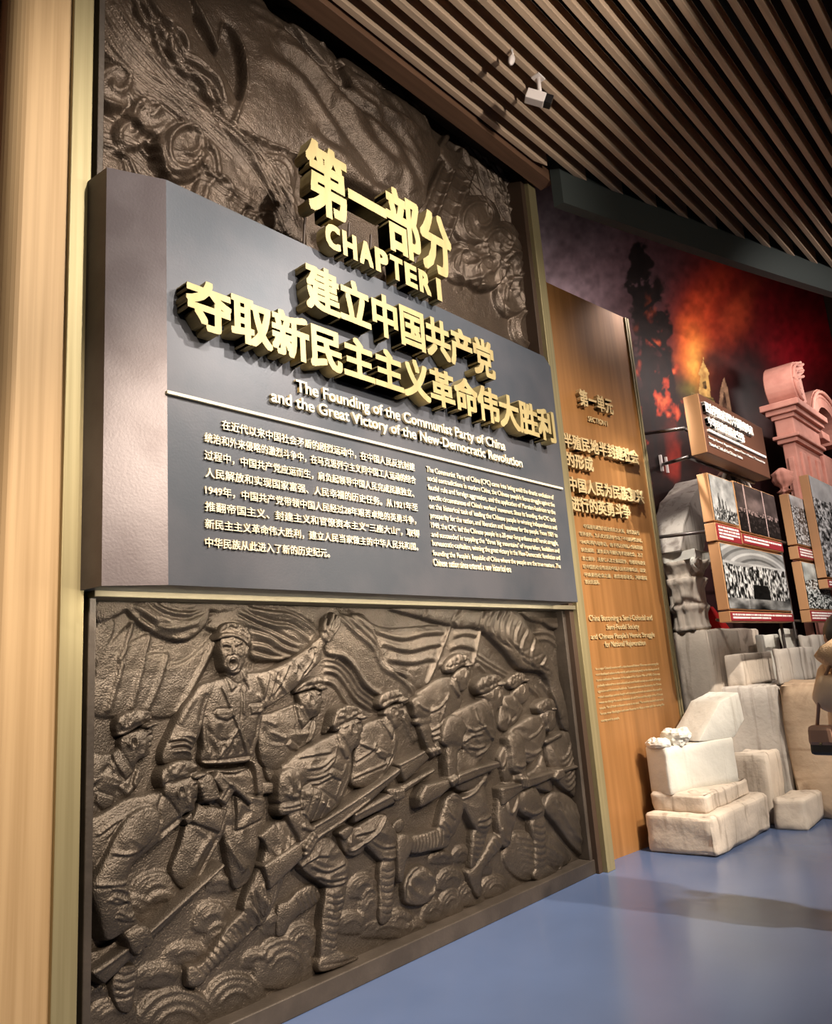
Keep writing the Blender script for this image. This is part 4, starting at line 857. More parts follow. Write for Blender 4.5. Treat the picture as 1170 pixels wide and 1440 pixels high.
# smoke, right
for t in ("555 565,610 610,660 700,690 790,730 880,760 1000","580 580,640 640,690 740,720 830,780 930","610 590,660 650,720 760,760 860,820 950","640 620,700 700,760 800,800 900,830 1000","600 760,660 850,690 860","660 660,740 760,790 860,820 960","700 740,740 740,780 780,810 790","590 850,640 960,690 1060"): S(U2(t),.030,.028); S(U2(t)+np.array([3,-2]),.022,-.022)
swirl(R,U2,655,900,95,1.7,.020,.022,1.1,.5,.03,.07); swirl(R,U2,740,1010,90,1.7,.020,.022,1.2,.2,.03,.07); swirl(R,U2,690,1100,80,1.5,.020,.022,1.1,.2,.04,.07); swirl(R,U2,820,1100,80,1.5,.020,.022,1.2,1.2,.03,.07); swirl(R,U2,600,1080,90,1.5,.02,.02)
for cx,cy,r in ((790,1200,70),(860,1330,70)): swirl(R,U2,cx,cy,r,1.3,.022,.022,1.5)
for t in ('560 1000,620 1080,640 1200','600 960,700 1060,720 1180,760 1300','700 1000,790 1090,800 1200,850 1300','640 1020,760 1120,760 1240','760 960,850 1080,860 1200','580 1040,560 1120,600 1180'): S(U2(t),.03,.03); S(U2(t)+np.array([3,-2]),.022,-.024)
for i in range(9):
    x=880+rnd.uniform(-60,20); y=650+i*60; S(U2(f"{x-120} {y-60},{x-60} {y},{x} {y+60},{x+20} {y+140}"),.024,.02)
for t in ("60 40,160 220,280 350,400 440,520 540,660 680","20 90,140 250,270 380,400 480,540 620","120 -10,210 140,320 270,440 400,580 500,720 640,840 800","200 -10,280 120,380 260,480 370,620 500,760 660,880 840","600 520,700 620,800 730,900 880","150 600,260 640,340 720","420 700,520 730,640 820,760 900"):
    S(U1(t),.009,.010,n=4,off=.032); S(U1(t)+np.array([1.6,-1]),.007,-.008,n=4,off=.032)
for t in ("560 560,640 640,700 760,760 880","600 560,690 660,760 800,820 960","640 600,740 720,800 840,850 960","560 700,640 800,680 900"):
    S(U2(t),.012,.012,n=3,off=.06); S(U2(t)+np.array([1.6,-1]),.009,-.010,n=3,off=.06)
for t in ("-200 200,-60 300,60 440,200 600","0 300,120 420,260 560,380 700","100 380,240 480,360 600","-300 100,-180 160,-60 260"): S(U2(t),.03,.012,n=3,off=.10)
R.make('background', BU, ur_, rect=(1.572,3.6,5.50,6.2))
# ================= EXHIBITION TO THE RIGHT =================
def paint(name, org, ud, L, z0, z1, nu, nv, fn, m, parent=None, d=0):
    """a flat picture surface: colours of a print or a painting held per vertex"""
    u = np.linspace(0,L,nu); z = np.linspace(z0,z1,nv); U,Zz = np.meshgrid(u,z,indexing='ij'); n = np.array([ud[1],-ud[0]])
    co = np.stack([org[0]+ud[0]*U+n[0]*d, org[1]+ud[1]*U+n[1]*d, Zz],2).reshape(-1,3)
    col = np.clip(fn(U/L,(Zz-z0)/(z1-z0),co).reshape(-1,3),0,1)
    I,J = np.meshgrid(np.arange(nu-1),np.arange(nv-1),indexing='ij'); v = I*nv+J; fc = np.stack([v,v+nv,v+nv+1,v+1],2).reshape(-1,4)
    me = bpy.data.meshes.new(name); me.from_pydata(co.tolist(),[],fc.tolist()); me.update()
    a = me.color_attributes.new('Col','FLOAT_COLOR','POINT'); a.data.foreach_set('color',np.concatenate([col,np.ones((len(col),1))],1).ravel().astype(np.float32))
    return link(name, me, m, parent)
def s2l(c): c = np.asarray(c,float)/255; return np.where(c<.04045,c/12.92,((c+.055)/1.055)**2.4)
def fbm(x,y,o=4,s=1.0):
    r = 0; a = 1
    for i in range(o): r = r+a*vnoise(x+31.7*i+200,y+17.3*i+200,s*2**i); a*=.5
    return r
def proj(co):
    q = co-np.array([0,0,CH]); v = q@RW; return 585-F*v[:,0]/v[:,2], 720+F*v[:,1]/v[:,2]
MO = np.array([5.2,4.05]); MDv = np.array([1,-.10]); MDv/=np.linalg.norm(MDv)
def mural_fn(a,b,co):
    """smoke, burning palace and trees, painted with loose brush marks; traced in the photograph's frame and fixed to the wall"""
    x,y = proj(co); n1 = fbm(x/90,y/90,5); n2 = fbm(x/90+50,y/70+9,5); wx = x+26*n1; wy = y+26*n2
    def g(cx,cy,rx,ry,p=1.0,ang=0):
        c,s = math.cos(ang),math.sin(ang); dx=wx-cx; dy=wy-cy; return np.exp(-(((dx*c+dy*s)/rx)**2+((-dx*s+dy*c)/ry)**2)**p)
    col = np.tile(s2l((52,30,30)),(len(x),1))
    def mix(c,w): 
        nonlocal col; w = np.clip(w,0,1)[:,None]; col = col*(1-w)+s2l(c)*w
    mix((118,102,108),1.2*g(830,350,120,85)*(.75+.9*n1)); mix((138,124,130),.8*g(780,340,45,60)*(.7+1.2*n2)); mix((92,60,64),.9*g(960,350,130,60))
    mix((58,10,14),.9*g(1080,380,150,70)); mix((34,8,10),.95*g(1060,450,70,120)); mix((150,14,26),1.0*g(1165,460,85,70)); mix((196,24,40),.8*g(1160,470,50,40)); mix((120,20,24),.6*g(1120,420,60,30))
    mix((24,12,12),.95*g(1055,540,45,80)); mix((150,36,24),.9*g(1000,430,48,75,1.2,.25)); mix((196,66,36),.9*g(990,440,26,70,1.2,.25)*(.8+1.5*n1)); mix((205,78,42),.7*g(1040,445,18,45,1.2,.5)*(.8+n2)); mix((226,120,50),.85*g(980,490,20,40)); mix((250,180,80),.75*g(985,505,11,22))
    mix((40,24,18),.75*g(1010,500,22,20)); mix((120,130,60),.6*g(968,535,16,14))
    # left tree mass with glowing bark
    fol = fbm(x/16,y/16,4); tr = np.clip(g(912,500,36,100,1.6)*1.2+g(899,375,17,36,1.4)+.8*g(885,410,20,16),0,1); mix((24,17,15),np.clip((tr*(1.25+2.2*fol)-.42)*4,0,.97))
    mix((34,17,14),np.clip(g(930,700,60,200,2.2)*1.3,0,.95)); hot = fbm(x/13+90,y/20,4)
    mix((190,62,36),np.clip((hot-.22)*5,0,1)*np.clip(g(930,600,45,110,1.5)*1.3,0,1)); mix((236,110,64),np.clip((hot-.42)*6,0,1)*np.clip(g(925,570,40,100,1.5),0,1)); mix((150,44,32),.8*np.clip((fbm(x/22,y/50,3)-.05)*3,0,1)*g(955,660,26,70,1.5))
    # trunk and branches of the tall tree
    for p in ("897 345,899 400,904 470,915 560,925 660","899 420,880 400","901 440,925 420","905 470,935 500,945 530"):
        q = catmull(PXL(p),5,False); d,_,_ = segdist(x,y,q,False); mix((26,18,17),np.clip((3.2-d)/1.5,0,1))
    def tower(p,c):
        _,_,ins = segdist(x,y,PXL(p),True); mix(c,np.where(ins,.8+.6*fbm(x/4,y/5,3),0))
    tower("983 548,985 528,982 526,988 510,989 502,990 510,998 526,996 528,1000 560,983 556",(196,158,92)); tower("988 536,993 536,994 548,988 546",(40,24,18))
    tower("972 552,1003 560,1008 574,972 564",(128,112,66)); tower("1010 582,1013 548,1018 530,1024 548,1031 592",(150,118,92)); tower("1016 566,1018 548,1022 566,1022 584,1016 580",(46,26,22))
    for k in range(4): 
        d,_,_ = segdist(x,y,PXL(f"{974+2*k} {555+5*k},{1004+3*k} {562+6*k}"),False); mix((46,34,22),np.clip((1.3-d),0,.8))
    col = col*(1+.5*fbm(x/7,y/9,3))[:,None]
    return col
mo = paint('battle_mural',MO,MDv,10.7,0.0,9.45,460,520,mural_fn,M['mural'])
tag(mo,'dark painted mural of a burning palace, red smoke and trees behind the stone ruins','mural')
n_ = np.array([MDv[1],-MDv[0]])
mb = MB(); a_ = MO-n_*.02; b_ = a_+MDv*10.7; c_ = b_-n_*.2; d_ = a_-n_*.2
mb.prism([tuple(a_),tuple(b_),tuple(c_),tuple(d_)],0,9.5); struct(mb.build('wall_right', M['darkbrown']))
# ---- stone ruins
def stone(name, pts, z0, z1, m, label, cuts=6, amp=.022, freq=3.2, seed=1, bev=.02, cat='stone', group=None, top=None):
    mb = MB(); n=len(pts); tp = top or [(x,y,z1) for x,y in pts]
    mb.hexa([(x,y,z0) for x,y in pts], tp, 0); bmesh.ops.bevel(mb.bm, geom=mb.bm.edges[:], offset=bev, segments=1, affect='EDGES'); mb.rough(cuts,amp,freq,seed)
    for v in mb.bm.verts: v.co.z = max(v.co.z, z0)
    o = mb.build(name, m, None, True); return tag(o,label,cat,group)
def vz(px,py,X=None,Y=None): return PX(px,py,X)[1] if X else PY(px,py,Y)[1]
cx,cy = PZ(1009,1207,0); rx,ry = PZ(1085,1167,0); lx,ly = PZ(858,1203,0)
h1 = PX(997,1149,cx)[1]; ly = min(ly, 3.31)
print('S1',(lx,ly),(cx,cy),(rx,ry),h1)
stone('stone_step',[(cx,cy),(rx,ry),(rx+.1,3.13),(cx,3.22)],0,h1,M['stone'],'weathered bottom stone step beside the copper panel, resting on the blue floor',9,.02,seed=2)
y2a = PX(992,1118,cx+.12)[0]; h2 = PX(990,1118,cx+.12)[1]
print('S2', y2a, h2)
stone('stone_step',[(cx+.12,y2a),(rx-.05,y2a),(rx,3.14),(cx+.12,3.2)],h1-.01,h2,M['stone'],'second stone step stacked on the bottom step, stained brown at its broken corner',8,.018,seed=5)
x3,y3 = cx+.10,3.0; sd3 = Vector((.83,-.27)).normalized(); sn3 = Vector((-sd3.y,sd3.x)); zt3 = PX(940,1052,x3)[1]
def PV(px,py,p,d):                            # pixel carried to the vertical plane through p along d
    r = ray(px,py); n = np.array([-d[1],d[0]]); t = (n@np.array(p))/(n@r[:2]); return (r[0]*t,r[1]*t,r[2]*t+CH)
e3_ = PV(1038,1085,(x3,y3),sd3); L3 = ((e3_[0]-x3)**2+(e3_[1]-y3)**2)**.5
def loc3(a,b): v = Vector((x3,y3))+sd3*a+sn3*b; return (v.x,v.y)
stone('stone_block',[loc3(0,0),loc3(L3,0),loc3(L3,.235),loc3(0,.235)],h2-.01,zt3,M['stonew'],'white carved stone block with incised lines on top of the two steps',6,.008,seed=8,bev=.010)
q = [Vector(PV(px,py,(x3,y3),sd3)) for px,py in ((984,1043),(1034,1038),(1048,1012),(1040,973),(1014,987))]
mb = MB(); sv3 = Vector((sn3.x,sn3.y,0)); mb.hexa([v+sv3*.01 for v in q],[v+sv3*.34+Vector((0,0,.01)) for v in q],.010); mb.rough(4,.007,5,3)
for v in mb.bm.verts: v.co.z = max(v.co.z, zt3)
tag(mb.build('carved_fragment',M['stonew'],None,True),'white sloping carved fragment leaning back on top of the white block','stone')
def boulder(px0,px1,py0,py1,X,zb,label,seed,m='stonew'):
    y0,_ = PX(px0,py1,X); y1,_ = PX(px1,py1,X); z1 = PX(px1,py0,X)[1]; w = y0-y1; mb = MB(); mb.ball((X+w*.4,(y0+y1)/2,zb+(z1-zb)*.45),.5,(w*.8,w,(z1-zb)*1.15),12)
    bmesh.ops.triangulate(mb.bm, faces=mb.bm.faces[:]); mb.rough(1,w*.22,1.7/w,seed)
    for v in mb.bm.verts: v.co.z = min(max(v.co.z,zb),z1+.02)
    tag(mb.build('rock',M[m],None,False),label,'rock')
boulder(928,966,1022,1049,x3+.13,zt3-.005,'angular pale rock on the white block just left of the sloping fragment',3)
boulder(904,936,1041,1063,x3-.02,zt3-.005,'smaller pale rock on the left edge of the white block',9)
# right hand low block
b0 = PZ(1085,1167,0); b1 = PZ(1137,1168,0); b2 = PZ(1166,1152,0); hb = PX(1128,1124,b1[0])[1]
stone('stone_block',[(b1[0],b1[1]),(b2[0],b1[1]-.0),(b2[0],ry-.03),(b0[0]+.03,ry-.03)],0,hb,M['stone'],'low squared stone block on the floor right of the steps',7,.02,seed=12)
print('low',b0,b1,b2,hb)
# back walls of the ruin
zA = PX(1094,963,8.05)[1]; yl = PX(1009,963,8.05)[0]; yr = PX(1094,963,8.05)[0]; yr2 = PX(1190,963,8.05)[0]
stone('ruin_wall',[(8.05,yr+.01),(8.45,yr+.01),(8.45,yl),(8.05,yl)],0,zA,M['stoneg'],'tall grey-brown stone wall block with dark stains behind the white block',8,.02,seed=21,cat='stone')
stone('ruin_wall',[(8.02,yr2-.6),(8.5,yr2-.6),(8.5,yr-.01),(8.02,yr-.01)],0,zA+.01,M['stonet'],'tan creased stone wall behind the standing person',10,.03,4,seed=25,cat='stone')
xm = rx+.22; ym0 = PX(1032,1060,xm)[0]; ym1 = PX(1094,1062,xm)[0]; hm_ = PX(1094,1060,xm)[1]
stone('stone_step',[(xm,ry+.02),(8.0,ry+.02),(8.0,2.95),(xm,2.95)],0,hm_,M['stone'],'upper stone step in front of the tall grey-brown wall block',7,.018,seed=31)
xs9=7.89; yc = PX(1001,930,xs9)[0]; yl9 = PX(949,930,xs9)[0]; z9 = PX(1001,884,xs9)[1]; xr9 = PY(1066,884,yc)[0]
stone('ruin_wall',[(xs9,yc),(xr9,yc),(xr9,yl9),(xs9,yl9)],0,z9,M['stone'],'tallest weathered stone pier beside the edge of the copper panel',8,.02,seed=41,cat='stone')
def blk(px0,pxm,px1,pt,pb,X,m,label,seed,z0=None):
    y0 = PX(px0,pb,X)[0]; y1 = PX(pxm,pb,X)[0]; zt_ = PX(pxm,pt,X)[1]; zb_ = z0 if z0 is not None else PX(pxm,pb,X)[1]; x1 = PY(px1,pb,y1)[0]
    return stone('stone_block',[(X,y1),(x1,y1),(x1,y0),(X,y0)],zb_,zt_,m,label,5,.012,5,seed,.012)
blk(1024,1048,1092,919,962,8.1,M['stone'],'squared brown and grey block lying on top of the tall wall block',51,zA-.005)
blk(1092,1098,1152,912,957,8.07,M['stoneg'],'fluted grey fragment on the tan wall left of the person',55,zA)
blk(1066,1076,1100,892,925,9.0,M['stonew'],'upright pale slab behind the squared brown block',58,1.15)
blk(1100,1106,1126,884,916,9.3,M['stonew'],'pale carved chunk behind the fluted grey fragment',61,1.2)
blk(1126,1132,1168,893,920,9.1,M['stoneg'],'grey pointed chunk behind the fluted fragment, beside the hood of the coat',63,1.15)
mb = MB(); xg0,zg0 = PY(1066,912,2.86); xg1,_ = PY(1126,912,2.86); zg1 = PY(1096,884,2.86)[1]
stone('plinth',[(8.9,2.2),(9.66,2.2),(9.66,2.95),(8.9,2.95)],0,1.22,M['stoneg'],'long grey plinth carrying the pale chunks behind the ruin walls',6,.015,seed=71,cat='plinth')
# ---- broken Corinthian capital and arch fragment left of the photographs
cX,cYy = 8.03, None
cYy = PX(968,850,cX)[0]; zc0 = z9; zc1 = PX(965,742,cX)[1]
print('cap',cYy,zc0,zc1,z9)
cpt = empty('column_capital',(cX,cYy,zc0),'broken pale Corinthian column capital on the tall stone pier, left of the framed photographs','column')
hgt = PX(975,790,cX)[1]-zc0; Rr = .26
leaf = lambda a,z: 1+.10*abs(math.sin(4*a))*(1 if z<hgt*.75 else .3)+.06*math.sin(11*a+z*9)
MB().lathe([(Rr*.62,0),(Rr*.66,hgt*.04),(Rr*.62,hgt*.08),(Rr*.60,hgt*.25),(Rr*.72,hgt*.34),(Rr*.62,hgt*.40),(Rr*.64,hgt*.6),(Rr*.84,hgt*.74),(Rr*.70,hgt*.78),(Rr*.80,hgt*.88),(Rr*1.05,hgt)],(cX,cYy,zc0),64,leaf).rough(1,.010,14,2).build('leaf_bell',M['stone'],cpt,True)
ab = MB(); s_=Rr*1.18
ab.prism([(cX-s_,cYy-s_*.9),(cX,cYy-s_*.7),(cX+s_,cYy-s_*.9),(cX+s_*.7,cYy),(cX+s_,cYy+s_*.9),(cX,cYy+s_*.7),(cX-s_,cYy+s_*.9),(cX-s_*.7,cYy)],zc0+hgt,zc0+hgt+.10,.01); ab.build('abacus',M['stonew'],cpt)
for sx in (-1,1):
    for sy in (-1,1):
        v = MB(); v.tube([(cX+sx*.26*(1-.12*i/10*math.cos(i))+.05*sx*math.cos(i*.7),cYy+sy*.24,zc0+hgt-.06+.06*math.sin(i*.7)) for i in range(11)],[.035-.002*i for i in range(11)],8); v.build('volute',M['stonew'],cpt,True)
# leaning arch fragment
zt_ = zc0+hgt+.10; q = [(cX-.30,zt_),(cX+.30,zt_),(cX+.62,zt_+.45),(cX+1.1,zt_+.75),(cX+1.35,zt_+.78),(cX+1.2,zt_+1.02),(cX+.75,zt_+.95),(cX+.25,zt_+.65),(cX-.1,zt_+.30)]
mb = MB(); mb.extr(q,cYy-.12,cYy+.26,.015); mb.rough(4,.015,4,6)
for v in mb.bm.verts: v.co.z = max(v.co.z, zt_)
tag(mb.build('arch_fragment',M['stoneg'],None,True),'grey curved arch fragment leaning on the broken capital, behind the photographs','stone')
mb = MB(); rd = [PX(988,884,8.9),PX(1022,884,8.9)]; mb.prism([(8.75,rd[1][0]),(9.0,rd[1][0]),(9.0,rd[0][0]),(8.75,rd[0][0])],0,z9+.02,.01)
mb.hexa([(8.75,rd[1][0],z9+.02),(9.0,rd[1][0],z9+.02),(9.0,rd[0][0],z9+.02),(8.75,rd[0][0],z9+.02)],[(8.8,(rd[0][0]+rd[1][0])/2-.02,z9+.28),(8.9,(rd[0][0]+rd[1][0])/2-.02,z9+.28),(8.9,(rd[0][0]+rd[1][0])/2+.02,z9+.28),(8.8,(rd[0][0]+rd[1][0])/2+.02,z9+.28)])
tag(mb.build('red_drape',M['redglow']),'bright red draped shape between the capital and the lower photograph','drape')
# ---- pink ruined gate
def pk(px,py,Y): return PY(px,py,Y)
GY = 2.75; GS = 20
ga = empty('ruined_gate',(10.6,2.75,0),'pink carved ruined gate with scroll, cornice and fluted pilaster behind the photographs','gate')
x0p = pk(1092,700,GY)[0]; x1p = pk(1136,700,GY)[0]; 
K=.2083; G=lambda x,y:(1020+GS+x*K,490+y*K)
def gz(x,y): return pk(*G(x,y),GY)[1]
def gx(x,y): return pk(*G(x,y),GY)[0]
xp0 = gx(390,720); xp1 = gx(540,720); zp = gz(480,690); ypL = PX(*G(305,740),xp0)[0]
print('gate',xp0,xp1,zp,ypL)
mb = MB(); mb.box(xp0,xp1,GY,ypL,0,zp,.01); mb.build('pilaster',M['pink'],ga)
for i in range(3): 
    xa = xp0+(xp1-xp0)*(.12+.30*i); MB().box(xa,xa+(xp1-xp0)*.16,GY-.035,GY+.02,.4,zp-.12,.015).build('flute',M['pink'],ga)
MB().box(xp0-.03,xp0+.02,GY+.12,ypL-.12,.4,zp-.2,.012).build('side_panel',M['pink'],ga)
for za,zb2,o in ((zp,zp+.06,.05),(zp+.06,zp+.11,.09),(zp+.11,zp+.34,.04),(zp+.34,zp+.40,.07),(zp+.40,zp+.47,.12),(zp+.47,zp+.56,.17)):
    MB().box(xp0-o,xp1+o*.6,GY-o,ypL+o,za,zb2,.012).build('cornice',M['pink'],ga)
zc = zp+.56; xs0 = xp0-.02; r_s = (gz(300,250)-gz(300,460))*.62
pts = []; cxs = xs0+r_s*.98; czs = zc+r_s
for i in range(15): 
    a = math.radians(268-i*13); pts.append((cxs+r_s*math.cos(a),czs+r_s*math.sin(a)))
tip = pts[-1]; pts += [(tip[0]+.34,tip[1]+.12),(tip[0]+.36,tip[1]-.06),(tip[0]+.10,tip[1]-.16)]
for i in range(10):
    a = math.radians(80+i*14); pts.append((cxs+.3*r_s+r_s*.55*math.cos(a)*.6,czs+r_s*.62*math.sin(a)))
pts = pts[:18]+[(cxs+r_s*.55,czs-.1*r_s),(cxs+r_s*.75,czs-.75*r_s)]
MB().extr(pts,GY-.12,ypL+.10,.012).build('scroll',M['pink'],ga)
for k,o in enumerate((.06,.16,.26)):
    ar = [Vector((cxs+(r_s-o*.9)*math.cos(math.radians(262-i*11)),GY-.135+.01*k,czs+(r_s-o*.9)*math.sin(math.radians(262-i*11)))) for i in range(17)]
    MB().tube(ar+[ar[-1]+Vector((.3,0,.10))],.022,8).build('scroll_moulding',M['pink'],ga,True)
# second bay to the right: arch head and inner jamb
xb = xp1+.75
MB().box(xb,xb+1.3,GY+.12,GY+.45,0,zp+.2,.015).build('inner_jamb',M['pink'],ga)
ar = [(xb-.35+.95*math.cos(math.radians(180-i*10))+.6,zp+.5+.75*math.sin(math.radians(i*10))) for i in range(19)]
ai = [(xb-.35+.62*math.cos(math.radians(i*10))+.6,zp+.5+.46*math.sin(math.radians(i*10))) for i in range(19)]
bm_ = MB()
for i in range(18):
    a,b = ar[i],ar[i+1]; c,d = ai[17-i],ai[18-i]
    bm_.hexa([(a[0],GY+.02,a[1]),(b[0],GY+.02,b[1]),(c[0],GY+.02,c[1]),(d[0],GY+.02,d[1])],[(a[0],GY+.5,a[1]),(b[0],GY+.5,b[1]),(c[0],GY+.5,c[1]),(d[0],GY+.5,d[1])])
bm_.build('arch_head',M['pink'],ga)
for k in range(3): MB().tube([(x+(0),GY-.0+.03*k,z-.05-.07*k) for x,z in ar],.03,8).build('arch_moulding',M['pink'],ga,True)
MB().box(xp1,xb,GY+.18,GY+.45,0,zp+.45,.012).build('infill_wall',M['pink'],ga)
MB().box(xp1+.2,xp1+.6,GY-.05,GY+.2,zp+.30,zp+.42,.012).build('bracket',M['pink'],ga)
# finial on a post
fy = 2.73; fx,fz = PY(1101,676,fy)
fi = empty('urn_finial',(fx,fy,0),'small pink carved urn on a slim post in front of the pilaster','finial')
MB().tube([(fx,fy,0),(fx,fy,fz-.16)],.05,12).build('post',M['pink'],fi,True)
MB().lathe([(.04,-.17),(.09,-.14),(.045,-.11),(.05,-.08),(.10,-.04),(.125,.02),(.11,.06),(.125,.09),(.08,.12),(.03,.16)],(fx,fy,fz),36,lambda a,z:1+.08*math.sin(9*a+z*12)).build('urn',M['pink'],fi,True)
# ---- steel rods from the copper panel to the displays
PYp = 2.50
# ---- framed photograph boards
K=1/6; A=lambda x,y:(980+x*K,650+y*K)
def photo_fn(kind, seed):
    def fn(a,b,co):
        o = seed*13.0; n = fbm(a*6+o,b*6,5); m = fbm(a*36+o,b*24,4); c = np.zeros(a.shape+(3,))
        if kind=='ships':
            v = .72+.25*n-.1*b
            for cx_,h in ((.28,.62),(.42,.55),(.55,.5),(.7,.42)): v = np.where((abs(a-cx_-.03*m)<.10*(h-b)*1.6+.006)&(b<h)&(b>.2),v-.38-.3*m,v)
            v = np.where(b<.28,.45+1.1*m,v); c[...] = v[...,None]
        elif kind=='hall':
            v = .30+.15*n+.22*np.exp(-((a-.4)/.22)**2-((b-.62)/.16)**2); v = np.where(b<.42,.13+.30*np.clip(m,0,1)*(b>.05),v)
            for cx_ in (.20,.66): v = np.where(abs(a-cx_)<.014,.75,v)
            v = np.where((abs(b-.43)<.05)&(m>.1),.62,v); c[...] = v[...,None]*np.array([1.0,.86,.84])
        elif kind=='crowd':
            v = .78+.35*n; ring = np.sin(9*np.hypot(a-.55,(b-.5)*1.2)*3.1); v = np.where(b>.74,.62+.2*ring*(abs(ring)>.8)+.1*n,v)
            p = fbm(a*62+o,b*16,3); v = np.where((b<.70+.06*n)&(b>.16),np.clip(.5+1.6*p,.05,.92),v)
            v = np.where((abs(a-.52)<.16-.1*b)&(b<.40),.07+.05*m,v); v = np.where((b<.16),.30+.6*n+.2*(a<.3),v); c[...] = v[...,None]
        elif kind=='town':
            v = .78+.25*n; p = fbm(a*30+o,b*34,4); v = np.where(b<.78,.55+1.1*p,v); v = np.where((np.sin(a*60)>.3)&(b>.55)&(b<.8)&(a>.3),v-.4,v); c[...] = v[...,None]
        else:
            v = .80-.35*(1-b)+.25*n; p = fbm(a*26+o,b*34,4); v = np.where(b<.62-.1*n,.58+1.6*p,v); c[...] = v[...,None]*np.array([.96,1.0,.98])
        return s2l(np.clip(c,0.02,.97)*235)
    return fn
def board(label, kind, tl, tr, bl, seed, cap=None, group=None, captext=2):
    xa,za = PY(*A(*tl),PYp); xb_,zb_ = PY(*A(*tr),PYp); _,zc_ = PY(*A(*bl),PYp); zt_ = .5*(za+zb_)
    b = empty('framed_photograph',((xa+xb_)/2,PYp+.05,zc_),label,'photograph',group)
    MB().box(xa,xb_,PYp,PYp+.10,zc_,zt_,.004).build('backing',M['signtan'],b)
    nu = int(max(40,(xb_-xa)*190)); paint('print',(xa+.01,PYp),(1,0),xb_-xa-.02,zc_+.01,zt_-.01,nu,int((zt_-zc_)*190),photo_fn(kind,seed),M['photo'],b,.006)
    return xa,xb_,zc_,zt_
def caption(label, xa, xb_, tl, bl, rows, seed):
    zt_ = PY(*A(*tl),PYp)[1]; zb_ = PY(*A(*bl),PYp)[1]
    b = empty('caption_strip',((xa+xb_)/2,PYp+.05,zb_),label,'caption')
    MB().box(xa,xb_,PYp,PYp+.10,zb_,zt_,.003).build('backing',M['signtan'],b); MB().box(xa+.008,xb_-.008,PYp-.006,PYp+.002,zb_+.008,zt_-.008).build('red_plate',M['red'],b)
    R2 = random.Random(seed); h = (zt_-zb_)/(rows+1.4)
    mb = MB()
    for r in range(rows):
        x = xa+.05; zz = zt_-(r+1.1)*h
        xe = xb_-.05 if r<rows-1 else xa+(xb_-xa)*.6
        while x < xe: w = R2.uniform(.014,.026); mb.box(x,min(x+w,xe+.02),PYp-.009,PYp-.006,zz-h*.30,zz+h*.30); x += w+R2.choice((.007,.007,.007,.02))
    o = mb.build('lettering',M['whitetext'],b); o['kind']='stuff'
e1 = board('black and white photograph of tall ships, top left of the left board group','ships',(85,88),(293,162),(148,490),1)
caption('red caption strip under the tall ships photograph',e1[0],e1[1],(150,505),(165,655),4,1)
e2 = board('dim brownish photograph of a chandelier-lit assembly, right of the tall ships','hall',(303,165),(645,272),(375,580),2)
caption('red caption strip under the dim assembly photograph',e2[0],e2[1],(385,598),(395,690),2,2)
e3 = board('wide black and white photograph of a crowded meeting in a domed hall','crowd',(185,690),(715,765),(265,1240),3)
caption('red caption strip under the crowded meeting photograph',e3[0],e3[1],(265,1255),(275,1345),2,3)
e4 = board('narrow black and white photograph of a ruined facade with a crowd below','town',(768,265),(968,340),(845,690),4)
caption('red caption strip under the ruined facade photograph',e4[0],e4[1],(860,708),(870,810),3,4)
e5 = board('small black and white photograph of figures in water, lower right','water',(875,838),(1082,870),(942,1238),5)
caption('red caption strip under the photograph of figures in water',e5[0],e5[1],(950,1245),(955,1345),3,5)
PYp = 2.385
e6 = board('tall black and white photograph of a bombarded town, cut off by the frame edge','town',(940,135),(1330,268),(1085,968),6)
caption('red caption strip under the bombarded town photograph',e6[0],e6[1],(1105,985),(1115,1060),2,6)
PYp = 2.50
def rail(label, pts, r=.018): return tag(MB().tube(pts,r,10).build('support_rail',M['rod'],None,True),label,'rail')
zr1 = PY(1000,738,PYp+.13)[1]
we = wpt(ur+.025,zr1,-.05)
rail('upper dark steel rail behind the framed photographs',[we,(7.6,PYp+.13,zr1),(12.6,PYp+.13,zr1)])
zr2 = PY(1020,872,PYp+.13)[1]
rail('lower dark steel rail behind the lower photographs',[(6.95,PYp+.13,zr2),(12.6,PYp+.13,zr2)],.014)
for i,X in enumerate((8.72,9.15,11.4)):
    rail(('slim steel upright right of the crowded meeting photograph','slim steel upright at the narrow photographs','slim steel upright at the frame edge')[i],[(X,PYp+.13,0),(X,PYp+.13,e1[3]-.1)],.016)
# ---- brown title box
K=140/1170; B=lambda x,y:(960+x*K,540+y*K)
TY = 2.36
xa,za = PY(*B(185,120),TY); xb_,zb_ = PY(*B(930,505),TY); _,zlo = PY(*B(290,800),TY); ybk = PX(*B(0,165),xa)[0]
print('title',xa,xb_,za,zb_,zlo,ybk); zt_=.5*(za+zb_)
tb = empty('title_box',((xa+xb_)/2,TY+.2,zlo),'brown box sign with white raised lettering above the photographs','sign')
mb = MB(); mb.box(xa,xb_,TY,ybk,zlo,zt_,.006); o=mb.build('box',M['signbrown'],tb); o.data.materials.append(M['signtan'])
for p in o.data.polygons:
    if p.normal.x < -.9: p.material_index = 1
def line_box(body,p0,p1,ht,depth,off,m='whitetext'):
    x_0,z_0 = PY(*B(*p0),TY-depth); x_1,z_1 = PY(*B(*p1),TY-depth); zt2 = PY(*B(p0[0],p0[1]-ht),TY-depth)[1]+.5*(z_1-z_0); z0=.5*(z_0+z_1)
    put_text('text_line',body,M[m],tb,(0,TY),(1,0),x_0,x_1,z0,zt2,depth,off,.002)
line_box('西方列强对近代中国的侵略和',(275,345),(832,600),120,.03,.04)
line_box('中华民族的历史任务',(310,505),(735,685),110,.03,.04)
